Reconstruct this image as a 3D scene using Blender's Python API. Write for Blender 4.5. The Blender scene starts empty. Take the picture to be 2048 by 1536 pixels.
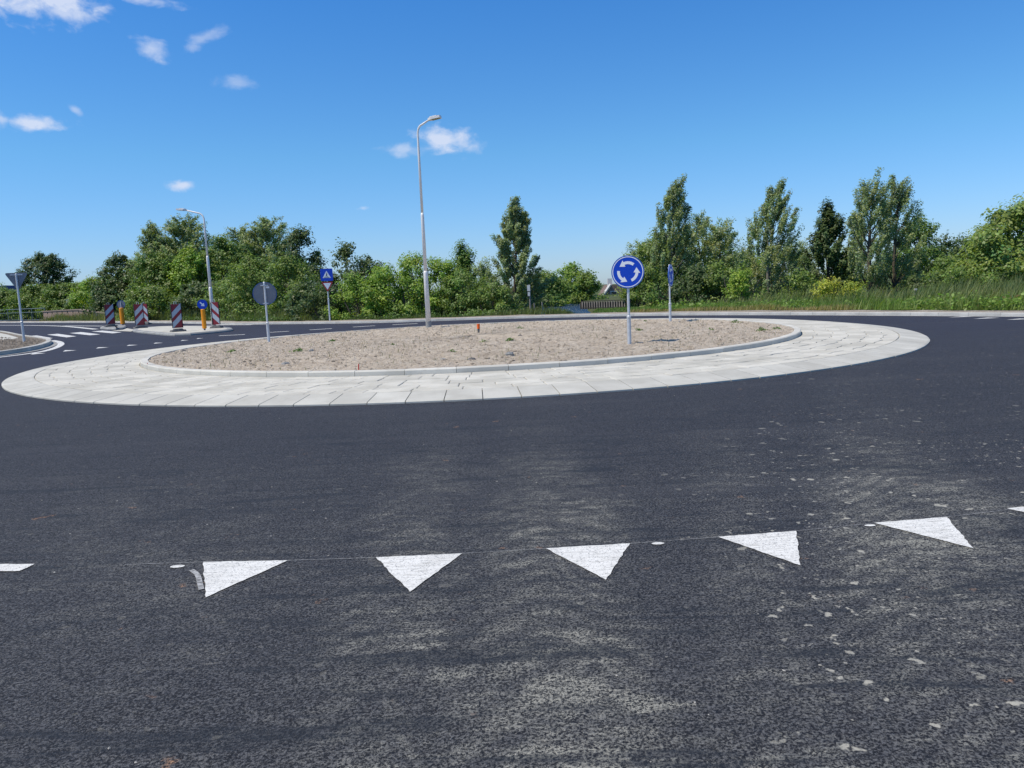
import bpy, math, random
import numpy as np
from mathutils import Vector, Matrix

# ------------------------------------------------------------------ camera, sky, sun, exposure
scene = bpy.context.scene
COL = scene.collection
PITCH, ROLL, EYE, FOCAL = 0.124, 0.044, 1.6, 1538.0          # radians, metres, pixels of the 2048-wide frame
cp, sp = math.cos(PITCH), math.sin(PITCH)
FWD = np.array([0, cp, -sp]); UP0 = np.array([0, sp, cp]); RX0 = np.array([1.0, 0, 0])
CX = math.cos(ROLL)*RX0 - math.sin(ROLL)*UP0
CU = math.cos(ROLL)*UP0 + math.sin(ROLL)*RX0
cam_d = bpy.data.cameras.new('camera'); cam = bpy.data.objects.new('camera', cam_d); COL.objects.link(cam)
cam_d.sensor_width = 36; cam_d.lens = 36*FOCAL/2048; cam_d.clip_start = 0.05; cam_d.clip_end = 6000
M = Matrix(((CX[0], CU[0], -FWD[0], 0), (CX[1], CU[1], -FWD[1], 0), (CX[2], CU[2], -FWD[2], EYE), (0, 0, 0, 1)))
cam.matrix_world = M
scene.camera = cam

SUN_EL = math.radians(61)
SUN_TO = np.array([-0.93, -0.37]); SUN_TO = SUN_TO/np.linalg.norm(SUN_TO)     # horizontal direction towards the sun
sun_dir = Vector((SUN_TO[0]*math.cos(SUN_EL), SUN_TO[1]*math.cos(SUN_EL), math.sin(SUN_EL)))
sl = bpy.data.lights.new('sun', 'SUN'); sun = bpy.data.objects.new('sun', sl); COL.objects.link(sun)
sl.energy = 4.5; sl.angle = math.radians(0.53); sl.color = (1.0, 0.905, 0.74)
sun.rotation_euler = sun_dir.to_track_quat('Z', 'Y').to_euler()
scene.view_settings.view_transform = 'Standard'; scene.view_settings.look = 'None'
scene.view_settings.exposure = 0.0; scene.view_settings.gamma = 1.0
scene.view_settings.use_curve_mapping = False

def ray(px, py):
    d = ((px-1024)/FOCAL)*CX - ((py-768)/FOCAL)*CU + FWD
    return d

def ground_at(px, py, z=0.0):
    d = ray(px, py); t = (z-EYE)/d[2]
    return np.array([d[0]*t, d[1]*t, z])

def at(px, py, Y):
    """world point seen in that direction at distance Y ahead"""
    d = ray(px, py); t = Y/d[1]
    return np.array([0, 0, EYE]) + d*t

world = bpy.data.worlds.new('World'); scene.world = world; world.use_nodes = True
nt = world.node_tree; nt.nodes.clear()
def wn(t, **k):
    n = nt.nodes.new(t)
    for a, b in k.items(): setattr(n, a, b)
    return n
def wmath(op, a, b=None, c=None, clamp=False):
    n = wn('ShaderNodeMath', operation=op); n.use_clamp = clamp
    for i, v in enumerate((a, b, c)):
        if v is None: continue
        if isinstance(v, (int, float)): n.inputs[i].default_value = v
        else: nt.links.new(v, n.inputs[i])
    return n.outputs[0]
sky = wn('ShaderNodeTexSky', sky_type='NISHITA'); sky.sun_disc = False
sky.sun_elevation = SUN_EL; sky.sun_rotation = math.atan2(SUN_TO[0], SUN_TO[1])
sky.altitude = 0; sky.air_density = 1.0; sky.dust_density = 0.3; sky.ozone_density = 3.0
geo = wn('ShaderNodeTexCoord')
sep = wn('ShaderNodeSeparateXYZ'); nt.links.new(geo.outputs['Generated'], sep.inputs[0])
az = wmath('ARCTAN2', sep.outputs[0], sep.outputs[1])
el = wmath('ARCSINE', sep.outputs[2])
# colour response of the clear northern sky: deeper blue, no yellow at the horizon
def wmix(f, a, b, mode='MIX'):
    n = wn('ShaderNodeMix', data_type='RGBA'); n.blend_type = mode
    for v, i in ((f, 0), (a, 6), (b, 7)):
        if isinstance(v, (int, float)): n.inputs[i].default_value = v
        elif isinstance(v, tuple): n.inputs[i].default_value = (*v, 1)
        else: nt.links.new(v, n.inputs[i])
    return n.outputs[2]
def wrange(v, a, b):
    n = wn('ShaderNodeMapRange'); nt.links.new(v, n.inputs[0]); n.inputs[1].default_value = a; n.inputs[2].default_value = b; return n.outputs[0]
tint = wmix(wrange(el, 0.168, 0.345), wmix(wrange(el, 0.03, 0.168), (0.72, 0.95, 1.42), (0.58, 1.05, 1.40)), (0.39, 0.98, 1.54))
class hs: outputs = [wmix(1.0, sky.outputs[0], tint, 'MULTIPLY')]
comb = wn('ShaderNodeCombineXYZ'); nt.links.new(az, comb.inputs[0]); nt.links.new(wmath('MULTIPLY', el, 1.5), comb.inputs[1])
n1 = wn('ShaderNodeTexNoise'); n1.inputs['Scale'].default_value = 34; n1.inputs['Detail'].default_value = 7; n1.inputs['Roughness'].default_value = 0.56
n1.inputs['Distortion'].default_value = 0.25
nt.links.new(comb.outputs[0], n1.inputs['Vector'])
n2 = wn('ShaderNodeTexNoise'); n2.inputs['Scale'].default_value = 9; n2.inputs['Detail'].default_value = 3
nt.links.new(comb.outputs[0], n2.inputs['Vector'])
nz = wmath('ADD', wmath('MULTIPLY', wmath('SUBTRACT', n1.outputs[0], 0.5), 3.4), wmath('MULTIPLY', wmath('SUBTRACT', n2.outputs[0], 0.5), 0.9))
CLOUDS = [  # photo direction (px), half size (px), tilt, strength
    (70, -8, 130, 48, 0.05, 1.1), (120, 22, 80, 22, 0.05, .75), (285, -2, 70, 12, 0.08, .6), (305, 96, 34, 22, 0.25, .66), (410, 74, 46, 15, -0.5, .42),
    (472, 165, 40, 16, 0.0, .36), (70, 246, 64, 19, 0.0, 1.05), (0, 236, 26, 18, 0.3, .6), (884, 280, 54, 27, 0.1, 1.0), (812, 298, 44, 13, 0.0, .55),
    (932, 292, 34, 15, 0.2, .62), (368, 370, 34, 11, 0.0, .85), (726, 416, 15, 6, 0.0, .6), (150, 220, 14, 7, 0.6, .45),
    (-260, 150, 150, 50, 0.0, .9), (-520, 320, 190, 40, 0.0, .9), (-700, -200, 240, 90, 0.0, .9)]
dens = None
def azel(px, py):
    d = ray(px, py); d = d/np.linalg.norm(d)
    return math.atan2(d[0], d[1]), math.asin(d[2])
for (px, py, hx, hy, tilt, st) in CLOUDS:
    hx, hy = hx*1.12, hy*1.12
    a0, e0 = azel(px, py); a1, _ = azel(px+hx, py); _, e1 = azel(px, py-hy)
    ra, re = abs(a1-a0), abs(e1-e0)
    da = wmath('SUBTRACT', az, a0); de = wmath('SUBTRACT', el, e0)
    c, s = math.cos(tilt), math.sin(tilt)
    u = wmath('MULTIPLY', wmath('ADD', wmath('MULTIPLY', da, c), wmath('MULTIPLY', de, -s)), 1/ra)
    v = wmath('MULTIPLY', wmath('ADD', wmath('MULTIPLY', da, s), wmath('MULTIPLY', de, c)), 1/re)
    r = wmath('SQRT', wmath('ADD', wmath('MULTIPLY', u, u), wmath('MULTIPLY', v, v)))
    m = wmath('ADD', wmath('SUBTRACT', 1.0, r), wmath('MULTIPLY', nz, 0.78))
    mr = wn('ShaderNodeMapRange', interpolation_type='SMOOTHSTEP'); nt.links.new(m, mr.inputs[0])
    mr.inputs[1].default_value = -0.15; mr.inputs[2].default_value = 1.05; mr.inputs[4].default_value = st
    dens = mr.outputs[0] if dens is None else wmath('MAXIMUM', dens, mr.outputs[0])
dens = wmath('MINIMUM', dens, 0.88)
mixc = wn('ShaderNodeMix', data_type='RGBA'); nt.links.new(dens, mixc.inputs[0])
nt.links.new(hs.outputs[0], mixc.inputs[6]); mixc.inputs[7].default_value = (6.6, 7.3, 8.9, 1)
bg = wn('ShaderNodeBackground'); bg.inputs[1].default_value = 0.105
nt.links.new(mixc.outputs[2], bg.inputs[0])
wo = wn('ShaderNodeOutputWorld'); nt.links.new(bg.outputs[0], wo.inputs[0])

# ------------------------------------------------------------------ materials
def mat(name, base=(0.5, 0.5, 0.5), rough=0.8, spec=0.3, metal=0.0):
    m = bpy.data.materials.new(name); m.use_nodes = True
    b = m.node_tree.nodes['Principled BSDF']
    b.inputs['Base Color'].default_value = (*base, 1); b.inputs['Roughness'].default_value = rough
    b.inputs['Specular IOR Level'].default_value = spec; b.inputs['Metallic'].default_value = metal
    return m
class N:
    def __init__(s, m): s.t = m.node_tree; s.b = s.t.nodes['Principled BSDF']; s.tc = s.t.nodes.new('ShaderNodeTexCoord')
    def lk(s, v, i):
        if isinstance(v, (int, float)): i.default_value = v
        elif isinstance(v, tuple): i.default_value = (*v, 1) if len(v) == 3 and i.type == 'RGBA' else v
        else: s.t.links.new(v, i)
    def map(s, scale=(1, 1, 1), rot=0.0, src='Object'):
        n = s.t.nodes.new('ShaderNodeMapping'); s.t.links.new(s.tc.outputs[src], n.inputs[0])
        n.inputs['Scale'].default_value = scale; n.inputs['Rotation'].default_value = (0, 0, rot); return n.outputs[0]
    def noise(s, scale, detail=4, rough=0.55, vec=None, dist=0.0):
        n = s.t.nodes.new('ShaderNodeTexNoise'); s.t.links.new(vec or s.tc.outputs['Object'], n.inputs['Vector'])
        n.inputs['Scale'].default_value = scale; n.inputs['Detail'].default_value = detail; n.inputs['Roughness'].default_value = rough
        n.inputs['Distortion'].default_value = dist; return n.outputs[0]
    def vor(s, scale, vec=None, feature='F1', out='Distance', rnd=1.0):
        n = s.t.nodes.new('ShaderNodeTexVoronoi'); n.feature = feature; s.t.links.new(vec or s.tc.outputs['Object'], n.inputs['Vector'])
        n.inputs['Scale'].default_value = scale; n.inputs['Randomness'].default_value = rnd; return n.outputs[out]
    def m(s, op, a, b=0.0, clamp=False):
        n = s.t.nodes.new('ShaderNodeMath'); n.operation = op; n.use_clamp = clamp; s.lk(a, n.inputs[0]); s.lk(b, n.inputs[1]); return n.outputs[0]
    def rng(s, v, a, b, c=0.0, d=1.0, smooth=True):
        n = s.t.nodes.new('ShaderNodeMapRange'); n.interpolation_type = 'SMOOTHSTEP' if smooth else 'LINEAR'
        s.lk(v, n.inputs[0])
        for i, q in enumerate((a, b, c, d)): n.inputs[i+1].default_value = q
        return n.outputs[0]
    def mix(s, f, a, b, mode='MIX'):
        n = s.t.nodes.new('ShaderNodeMix'); n.data_type = 'RGBA'; n.blend_type = mode
        s.lk(f, n.inputs[0]); s.lk(a, n.inputs[6]); s.lk(b, n.inputs[7]); return n.outputs[2]
    def bump(s, h, strength=0.5, dist=0.01, prev=None):
        n = s.t.nodes.new('ShaderNodeBump'); s.lk(h, n.inputs['Height']); n.inputs['Strength'].default_value = strength
        n.inputs['Distance'].default_value = dist
        if prev: s.t.links.new(prev, n.inputs['Normal'])
        return n.outputs[0]
    def attr(s, name='Col'):
        n = s.t.nodes.new('ShaderNodeAttribute'); n.attribute_name = name; return n.outputs['Color']
    def rand(s):
        n = s.t.nodes.new('ShaderNodeObjectInfo'); return n.outputs['Random']
    def set(s, color=None, normal=None, rough=None):
        if color is not None: s.lk(color, s.b.inputs['Base Color'])
        if normal is not None: s.lk(normal, s.b.inputs['Normal'])
        if rough is not None: s.lk(rough, s.b.inputs['Roughness'])

def asphalt():
    m = mat('asphalt', (0.03, 0.03, 0.035), 0.82, 0.35); n = N(m)
    O = n.tc.outputs['Object']
    g1 = n.noise(85, 2.5, 0.85); g2 = n.noise(170, 2, 0.7); med = n.noise(38, 4, 0.7)
    gw = n.mix(0.03, O, n.noise(70, 2)); chip = n.vor(105, vec=gw, out='Color')
    sepn = n.t.nodes.new('ShaderNodeSeparateColor'); n.lk(chip, sepn.inputs[0]); cell = sepn.outputs[0]
    tone = n.m('ADD', n.m('MULTIPLY', n.rng(g1, 0.32, 0.68), 0.55), n.m('MULTIPLY', cell, 0.45))      # stone tops against the binder between them
    base = n.mix(n.rng(tone, 0.28, 0.92), (0.006, 0.0062, 0.009), (0.098, 0.099, 0.108))
    sepp = n.t.nodes.new('ShaderNodeSeparateXYZ'); n.t.links.new(O, sepp.inputs[0])
    X, Y = sepp.outputs[0], sepp.outputs[1]
    wob = n.m('MULTIPLY', n.m('SUBTRACT', n.noise(0.7, 3), 0.5), 0.9)
    Xw = n.m('ADD', X, wob)
    def track(x0, slope, half):
        d = n.m('ABSOLUTE', n.m('SUBTRACT', Xw, n.m('ADD', n.m('MULTIPLY', n.m('SUBTRACT', Y, 3.0), slope), x0)))
        return n.rng(d, half*0.25, half, 1.0, 0.0), d
    # wheel tracks that lead from the approach into the roundabout, dusty, with tread prints
    tr = None
    for x0, sl_, hf, w in ((0.12, 0.03, 0.62, 1.25), (1.85, 0.40, 0.75, 1.1), (-0.62, -0.05, 0.45, 0.85), (0.98, 0.22, 0.40, 0.6)):
        t, d = track(x0, sl_, hf)
        ph = n.m('ADD', n.m('MULTIPLY', n.m('ADD', Y, n.m('MULTIPLY', wob, 2.2)), 24.0), n.m('MULTIPLY', d, 26.0))
        tread = n.rng(n.m('ADD', n.m('SINE', ph), n.m('MULTIPLY', n.m('SUBTRACT', n.noise(3.5, 5, 0.7), 0.5), 5.5)), -1.0, 0.8, 0.30, 1.0)
        tread = n.m('ADD', n.m('MULTIPLY', tread, n.rng(Y, 5.5, 8.5, 1.0, 0.25)), n.rng(Y, 5.5, 8.5, 0.0, 0.5))
        t = n.m('MULTIPLY', n.m('MULTIPLY', t, tread), w); tr = t if tr is None else n.m('MAXIMUM', tr, t)
    d1 = n.noise(1.9, 8, 0.7, vec=n.map((1.0, 2.2, 1), 0.30), dist=0.4); d2 = n.noise(0.55, 3, 0.5)
    patch = n.rng(n.m('ADD', d1, n.m('MULTIPLY', n.m('SUBTRACT', d2, 0.5), 0.9)), 0.44, 0.70)
    sw1 = n.noise(3.2, 6, 0.75, vec=n.map((0.8, 4.6, 1), 0.42), dist=0.7); sw2 = n.noise(2.6, 6, 0.75, vec=n.map((1.0, 5.5, 1), -0.38), dist=0.6)
    sweep = n.m('MAXIMUM', n.rng(sw1, 0.47, 0.62), n.m('MULTIPLY', n.rng(sw2, 0.49, 0.64), 0.8))
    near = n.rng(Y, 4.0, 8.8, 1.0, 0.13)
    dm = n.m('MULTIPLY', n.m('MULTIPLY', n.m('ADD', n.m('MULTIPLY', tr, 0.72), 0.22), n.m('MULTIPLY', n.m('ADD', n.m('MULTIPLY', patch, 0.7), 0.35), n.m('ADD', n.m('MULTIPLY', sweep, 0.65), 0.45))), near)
    dm = n.m('MULTIPLY', dm, n.rng(tone, 0.25, 0.78, 0.02, 1.5)); dm = n.m('MINIMUM', dm, 0.85)
    base = n.mix(dm, base, (0.36, 0.345, 0.285))
    # rubbed dark streaks
    st = n.noise(1.6, 6, 0.65, vec=n.map((0.45, 3.0, 1), -0.32), dist=0.9)
    base = n.mix(n.m('MULTIPLY', n.rng(st, 0.52, 0.66), n.rng(Y, 5, 12, 0.65, 0.3)), base, (0.014, 0.018, 0.025))
    # dropped mortar and mud, irregular, most in the right-hand track; a little orange sand
    def blobs(scale, lo, hi, ms, mlo, mhi):
        return n.m('MULTIPLY', n.rng(n.noise(scale, 3, 0.55), lo-0.024, hi-0.02), n.rng(n.noise(ms, 3, 0.6), mlo, mhi))
    right = n.rng(n.m('SUBTRACT', X, n.m('MULTIPLY', Y, 0.30)), -0.9, 0.6, 0.16, 1.0); right = n.m('MULTIPLY', right, n.rng(Y, 6.0, 10.0, 1.0, 0.3))
    base = n.mix(n.m('MULTIPLY', n.m('MULTIPLY', blobs(8.5, 0.665, 0.70, 0.9, 0.42, 0.56), right), 0.9), base, (0.46, 0.435, 0.36))
    base = n.mix(n.m('MULTIPLY', n.m('MULTIPLY', blobs(20, 0.66, 0.70, 0.7, 0.44, 0.58), right), 0.85), base, (0.42, 0.40, 0.34))
    base = n.mix(n.m('MULTIPLY', n.m('MULTIPLY', n.rng(n.noise(3.4, 5, 0.65), 0.655, 0.73), n.rng(tone, 0.25, 0.7)), 0.75), base, (0.42, 0.23, 0.12))
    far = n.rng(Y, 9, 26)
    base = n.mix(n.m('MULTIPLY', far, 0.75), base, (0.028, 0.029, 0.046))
    arc = n.noise(0.9, 5, 0.65, vec=n.map((0.12, 1.3, 1), 0.1))
    base = n.mix(n.m('MULTIPLY', n.rng(arc, 0.52, 0.75), 0.25), base, (0.085, 0.083, 0.086))
    nb = n.bump(n.m('ADD', n.m('MULTIPLY', g1, 1.4), n.m('MULTIPLY', cell, 0.35)), 0.85, 0.010)
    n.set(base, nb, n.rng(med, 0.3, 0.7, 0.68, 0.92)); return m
def paint():
    m = mat('road_paint', (0.75, 0.75, 0.73), 0.6); n = N(m)
    c = n.mix(n.rng(n.noise(14, 5, 0.7, vec=n.map((0.5, 3, 1), .2)), 0.46, 0.70), (0.74, 0.725, 0.67), (0.48, 0.465, 0.42))
    c = n.mix(n.rng(n.noise(3.0, 5, 0.7), 0.48, 0.75, 0.0, 0.5), c, (0.42, 0.41, 0.37))
    c = n.mix(n.rng(n.noise(95, 3, 0.8), 0.54, 0.64), c, (0.16, 0.16, 0.16))
    n.set(c, n.bump(n.noise(140, 3), 0.4, 0.004)); return m
def soil(name, a, b, c, s=1.0):
    m = mat(name, a, 0.95, 0.15); n = N(m)
    k = n.mix(n.rng(n.noise(2.2*s, 6, 0.65), 0.35, 0.65), a, b)
    k = n.mix(n.m('MULTIPLY', n.rng(n.noise(11*s, 6, 0.8, vec=n.map((0.5, 1.9, 1), 0.1)), 0.50, 0.64), 0.85), k, c)
    k = n.mix(n.rng(n.noise(70*s, 3, 0.7), 0.45, 0.75, 0.0, 0.35), k, (a[0]*0.6, a[1]*0.57, a[2]*0.55))
    n.set(k, n.bump(n.m('ADD', n.noise(24*s, 6, 0.75), n.noise(80*s, 2)), 0.9, 0.05)); return m
def concrete(name, a, b, stain=(0.30, 0.27, 0.22), ss=0.25):
    m = mat(name, a, 0.88, 0.25); n = N(m)
    k = n.mix(n.rng(n.noise(1.4, 5, 0.6), 0.35, 0.65), a, b)
    k = n.mix(n.m('MULTIPLY', n.rng(n.noise(6, 5, 0.7), 0.55, 0.75), ss), k, stain)
    k = n.mix(n.m('MULTIPLY', n.rng(n.noise(150, 2, 0.7), 0.5, 0.7), 0.25), k, (a[0]*0.6, a[1]*0.6, a[2]*0.6))
    v = n.m('ADD', n.m('MULTIPLY', n.rand(), 0.16), 0.92)
    cv = n.t.nodes.new('ShaderNodeCombineColor')
    for i in range(3): n.lk(v, cv.inputs[i])
    k = n.mix(1.0, k, cv.outputs[0], 'MULTIPLY')
    n.set(k, n.bump(n.noise(90, 4, 0.7), 0.35, 0.005)); return m
def leaf(name):
    m = bpy.data.materials.new(name); m.use_nodes = True; t = m.node_tree; t.nodes.clear()
    a = t.nodes.new('ShaderNodeAttribute'); a.attribute_name = 'Col'
    p = t.nodes.new('ShaderNodeBsdfPrincipled'); p.inputs['Roughness'].default_value = 0.48; p.inputs['Specular IOR Level'].default_value = 0.42
    tr = t.nodes.new('ShaderNodeBsdfTranslucent')
    mul = t.nodes.new('ShaderNodeMix'); mul.data_type = 'RGBA'; mul.blend_type = 'MULTIPLY'; mul.inputs[0].default_value = 1.0
    mul.inputs[7].default_value = (1.15, 1.25, 0.5, 1)
    t.links.new(a.outputs['Color'], p.inputs['Base Color']); t.links.new(a.outputs['Color'], mul.inputs[6]); t.links.new(mul.outputs[2], tr.inputs[0])
    mx = t.nodes.new('ShaderNodeMixShader'); mx.inputs[0].default_value = 0.40
    t.links.new(p.outputs[0], mx.inputs[1]); t.links.new(tr.outputs[0], mx.inputs[2])
    o = t.nodes.new('ShaderNodeOutputMaterial'); t.links.new(mx.outputs[0], o.inputs[0]); return m
def brickwork():
    m = mat('brick', (0.3, 0.15, 0.1), 0.9); n = N(m)
    b = n.t.nodes.new('ShaderNodeTexBrick'); b.inputs['Scale'].default_value = 1.0; b.inputs['Brick Width'].default_value = 0.22; b.inputs['Row Height'].default_value = 0.065
    b.inputs['Mortar Size'].default_value = 0.008
    b.inputs['Color1'].default_value = (0.24, 0.15, 0.105, 1); b.inputs['Color2'].default_value = (0.31, 0.205, 0.15, 1); b.inputs['Mortar'].default_value = (0.33, 0.29, 0.24, 1)
    mp = n.t.nodes.new('ShaderNodeMapping'); mp.inputs['Rotation'].default_value = (math.pi/2, 0, 0)
    n.t.links.new(n.tc.outputs['Object'], mp.inputs[0]); n.t.links.new(mp.outputs[0], b.inputs[0])
    n.set(b.outputs[0]); return m
def simple(name, base, rough, spec=.3, metal=0.0, var=0.25, scale=6):
    m = mat(name, base, rough, spec, metal); n = N(m)
    k = n.mix(n.rng(n.noise(scale, 5, 0.65), 0.35, 0.7), base, tuple(x*(1-var) for x in base)); n.set(k); return m
def ground_m():
    m = mat('rough_grass', (0.05, 0.07, 0.02), 0.95); n = N(m)
    k = n.mix(n.rng(n.noise(0.4, 6, 0.65), 0.4, 0.6), (0.045, 0.07, 0.018), (0.09, 0.105, 0.035))
    k = n.mix(n.rng(n.noise(3, 5, 0.7), 0.5, 0.7), k, (0.10, 0.085, 0.05)); n.set(k, n.bump(n.noise(9, 6, .7), 1, .1)); return m
def water_m():
    m = mat('canal_water', (0.02, 0.05, 0.12), 0.22, 0.5); n = N(m)
    n.set(None, n.bump(n.noise(1.6, 4, 0.6, vec=n.map((1, 2.2, 1))), 1.0, 0.9)); return m
A = dict(
    asphalt=asphalt(), paint=paint(),
    chalk=simple('chalk', (0.42, 0.42, 0.41), 0.9, .2, 0, .7, 30),
    soil=soil('dry_garden_soil', (0.58, 0.485, 0.375), (0.71, 0.615, 0.49), (0.31, 0.245, 0.18)),
    clod=soil('soil_clod', (0.56, 0.46, 0.345), (0.70, 0.60, 0.47), (0.33, 0.26, 0.19), 2),
    verge=soil('sandy_verge', (0.42, 0.36, 0.29), (0.50, 0.44, 0.36), (0.30, 0.25, 0.19)),
    darksoil=soil('turned_soil', (0.24, 0.20, 0.155), (0.36, 0.31, 0.25), (0.10, 0.085, 0.07)),
    slab=concrete('pale_concrete', (0.45, 0.435, 0.38), (0.53, 0.515, 0.455)),
    innerkerb=concrete('white_kerb_concrete', (0.51, 0.49, 0.43), (0.59, 0.57, 0.505)),
    kerb=concrete('kerb_concrete', (0.46, 0.445, 0.395), (0.53, 0.515, 0.46)),
    farkerb=concrete('weathered_kerb_concrete', (0.40, 0.395, 0.37), (0.50, 0.49, 0.46)),
    greykerb=concrete('grey_concrete', (0.25, 0.25, 0.24), (0.34, 0.34, 0.325)),
    stone=concrete('pale_stone', (0.46, 0.44, 0.375), (0.58, 0.555, 0.48), (0.46, 0.39, 0.30), 0.5),
    mortar=concrete('mortar', (0.33, 0.31, 0.265), (0.48, 0.455, 0.395), (0.28, 0.25, 0.21), .4),
    galv=simple('galvanised_steel', (0.62, 0.64, 0.66), 0.45, 0.5, 0.3, 0.2, 9),
    lamp=simple('lamp_pole_paint', (0.78, 0.76, 0.73), 0.4, 0.5, 0.0, 0.08, 2),
    head=simple('lamp_housing', (0.42, 0.42, 0.42), 0.5, .4),
    glass=mat('lamp_glass', (0.35, 0.33, 0.25), 0.15, .6),
    signblue=mat('sign_blue', (0.0, 0.052, 0.50), 0.38, .5), signwhite=mat('sign_white', (0.80, 0.82, 0.84), 0.4, .5),
    signred=mat('sign_red', (0.33, 0.012, 0.02), 0.4, .5), signblack=mat('sign_black', (0.02, 0.02, 0.02), 0.5),
    signback=simple('sign_back', (0.20, 0.22, 0.25), 0.6, .3, 0.1, .15, 4),
    bluerim=mat('sign_rim_blue', (0.02, 0.10, 0.42), 0.5),
    beaconred=simple('beacon_red', (0.24, 0.02, 0.03), 0.45, .4, 0, .2, 9), beaconwhite_shaded=simple('beacon_white_shaded', (0.44, 0.49, 0.54), 0.45, .4, 0, .15, 9),  # stripe white is lowered in colour to carry the shade on the panels
    orange=simple('orange_plastic', (0.85, 0.30, 0.005), 0.45, .4, 0, .12, 8), fluoro=mat('orange_tape', (0.9, 0.13, 0.01), 0.5),
    rubber=simple('recycled_rubber', (0.16, 0.155, 0.15), 0.85, .2, 0, .4, 12),
    redstake=mat('red_stake_paint', (0.55, 0.07, 0.05), 0.6),
    darkmetal=mat('dark_green_metal', (0.035, 0.05, 0.045), 0.5), railgrey=simple('railing_grey', (0.20, 0.24, 0.23), 0.5, .4, .2),
    brick=brickwork(), cap=simple('brick_capping', (0.30, 0.24, 0.19), 0.9), yellow=mat('yellow_plate', (0.75, 0.6, 0.03), .5),
    wood=simple('weathered_wood', (0.30, 0.27, 0.24), 0.9, .2, 0, .35, 3), darkwood=simple('dark_wood', (0.06, 0.055, 0.05), 0.9),
    bark=simple('bark', (0.13, 0.11, 0.085), 0.95, .1, 0, .5, 5), twig=simple('pale_bark', (0.22, 0.21, 0.18), 0.95, .1, 0, .4, 5),
    leaf=leaf('leaves'), ground=ground_m(), water=water_m(),
    roof=simple('roof_tiles', (0.24, 0.17, 0.14), 0.8, .2, 0, .4, 2), render=simple('white_render', (0.72, 0.70, 0.66), 0.8), housebrick=simple('brown_wall', (0.2, 0.15, 0.11), .9),
    window=mat('window_glass', (0.03, 0.04, 0.05), 0.1, .6), bluesheet=simple('blue_cladding', (0.02, 0.055, 0.22), 0.5),
    pebble=simple('pebbles', (0.42, 0.40, 0.36), 0.9, .2, 0, .5, 8), brush=simple('dead_brush', (0.16, 0.08, 0.05), 0.9, .1, 0, .4, 6),
)

# ------------------------------------------------------------------ mesh helpers
class MB:
    def __init__(s): s.v = []; s.f = []
    def add(s, vs, fs):
        o = len(s.v); s.v.extend([tuple(map(float, q)) for q in vs]); s.f.extend([tuple(i+o for i in f) for f in fs]); return s
    def box(s, c, size, rz=0.0, taper=1.0):
        x, y, z = [q/2 for q in size]; co, si = math.cos(rz), math.sin(rz); vs = []
        for k, zz in ((1.0, -z), (taper, z)):
            for a, b in ((-x, -y), (x, -y), (x, y), (-x, y)):
                a, b = a*k, b*k; vs.append((c[0]+a*co-b*si, c[1]+a*si+b*co, c[2]+zz))
        return s.add(vs, [(3, 2, 1, 0), (4, 5, 6, 7), (0, 1, 5, 4), (1, 2, 6, 5), (2, 3, 7, 6), (3, 0, 4, 7)])
    def tube(s, pts, rad, n=10, cap=True):
        pts = [np.array(p, float) for p in pts]; m = len(pts)
        if not hasattr(rad, '__len__'): rad = [rad]*m
        vs = []; ref = np.array([1.0, 0, 0])
        for i, p in enumerate(pts):
            t = pts[min(i+1, m-1)]-pts[max(i-1, 0)]; L = np.linalg.norm(t)
            t = t/L if L > 1e-9 else np.array([0, 0, 1.0])
            a = ref-t*ref.dot(t)
            if np.linalg.norm(a) < 1e-3: a = np.array([0, 1.0, 0])-t*t[1]
            a /= np.linalg.norm(a); b = np.cross(t, a); ref = a
            for k in range(n):
                w = 2*math.pi*k/n; vs.append(p+rad[i]*(math.cos(w)*a+math.sin(w)*b))
        fs = [(i*n+k, i*n+(k+1) % n, (i+1)*n+(k+1) % n, (i+1)*n+k) for i in range(m-1) for k in range(n)]
        if cap: fs += [tuple(reversed(range(n))), tuple(range((m-1)*n, m*n))]
        return s.add(vs, fs)
    def prism(s, poly, z0, z1, inset=0.0, ch=0.0):
        """vertical prism over a polygon (2-D, ccw); ch = chamfer height at top edge"""
        n = len(poly); P = np.array(poly, float); c = P.mean(0)
        rings = [(P, z0)]
        if ch > 0:
            rings.append((P, z1-ch)); d = P-c; L = np.linalg.norm(d, axis=1, keepdims=True); rings.append((P-d/L*inset, z1))
        else: rings.append((P, z1))
        vs = [(x, y, z) for R, z in rings for x, y in R]; fs = []
        for r in range(len(rings)-1):
            for k in range(n): fs.append((r*n+k, r*n+(k+1) % n, (r+1)*n+(k+1) % n, (r+1)*n+k))
        fs += [tuple(range((len(rings)-1)*n, len(rings)*n)), tuple(reversed(range(n)))]
        return s.add(vs, fs)
    def plate(s, pts2, frame, z0, z1):
        """flat plate: 2-D outline in a frame (origin, ex, ey, en), thickness z0..z1 along en"""
        o, ex, ey, en = frame; n = len(pts2)
        vs = [o+ex*a+ey*b+en*z for z in (z0, z1) for a, b in pts2]
        fs = [tuple(reversed(range(n))), tuple(range(n, 2*n))]+[(k, (k+1) % n, n+(k+1) % n, n+k) for k in range(n)]
        return s.add(vs, fs)
    def build(s, name, m, parent=None, smooth=False):
        me = bpy.data.meshes.new(name); me.from_pydata(s.v, [], s.f); me.materials.append(m); me.update()
        if smooth: me.polygons.foreach_set('use_smooth', [True]*len(me.polygons))
        o = bpy.data.objects.new(name, me); COL.objects.link(o)
        if parent is not None: link_to(o, parent)
        return o
def link_to(o, parent):
    """world-space geometry kept in place under a parent that stands elsewhere"""
    o.parent = parent
    if parent.get('_loc') is not None or parent.matrix_basis.translation.length > 0 or parent.rotation_euler.z != 0:
        o.matrix_parent_inverse = Matrix.Identity(4)
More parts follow.
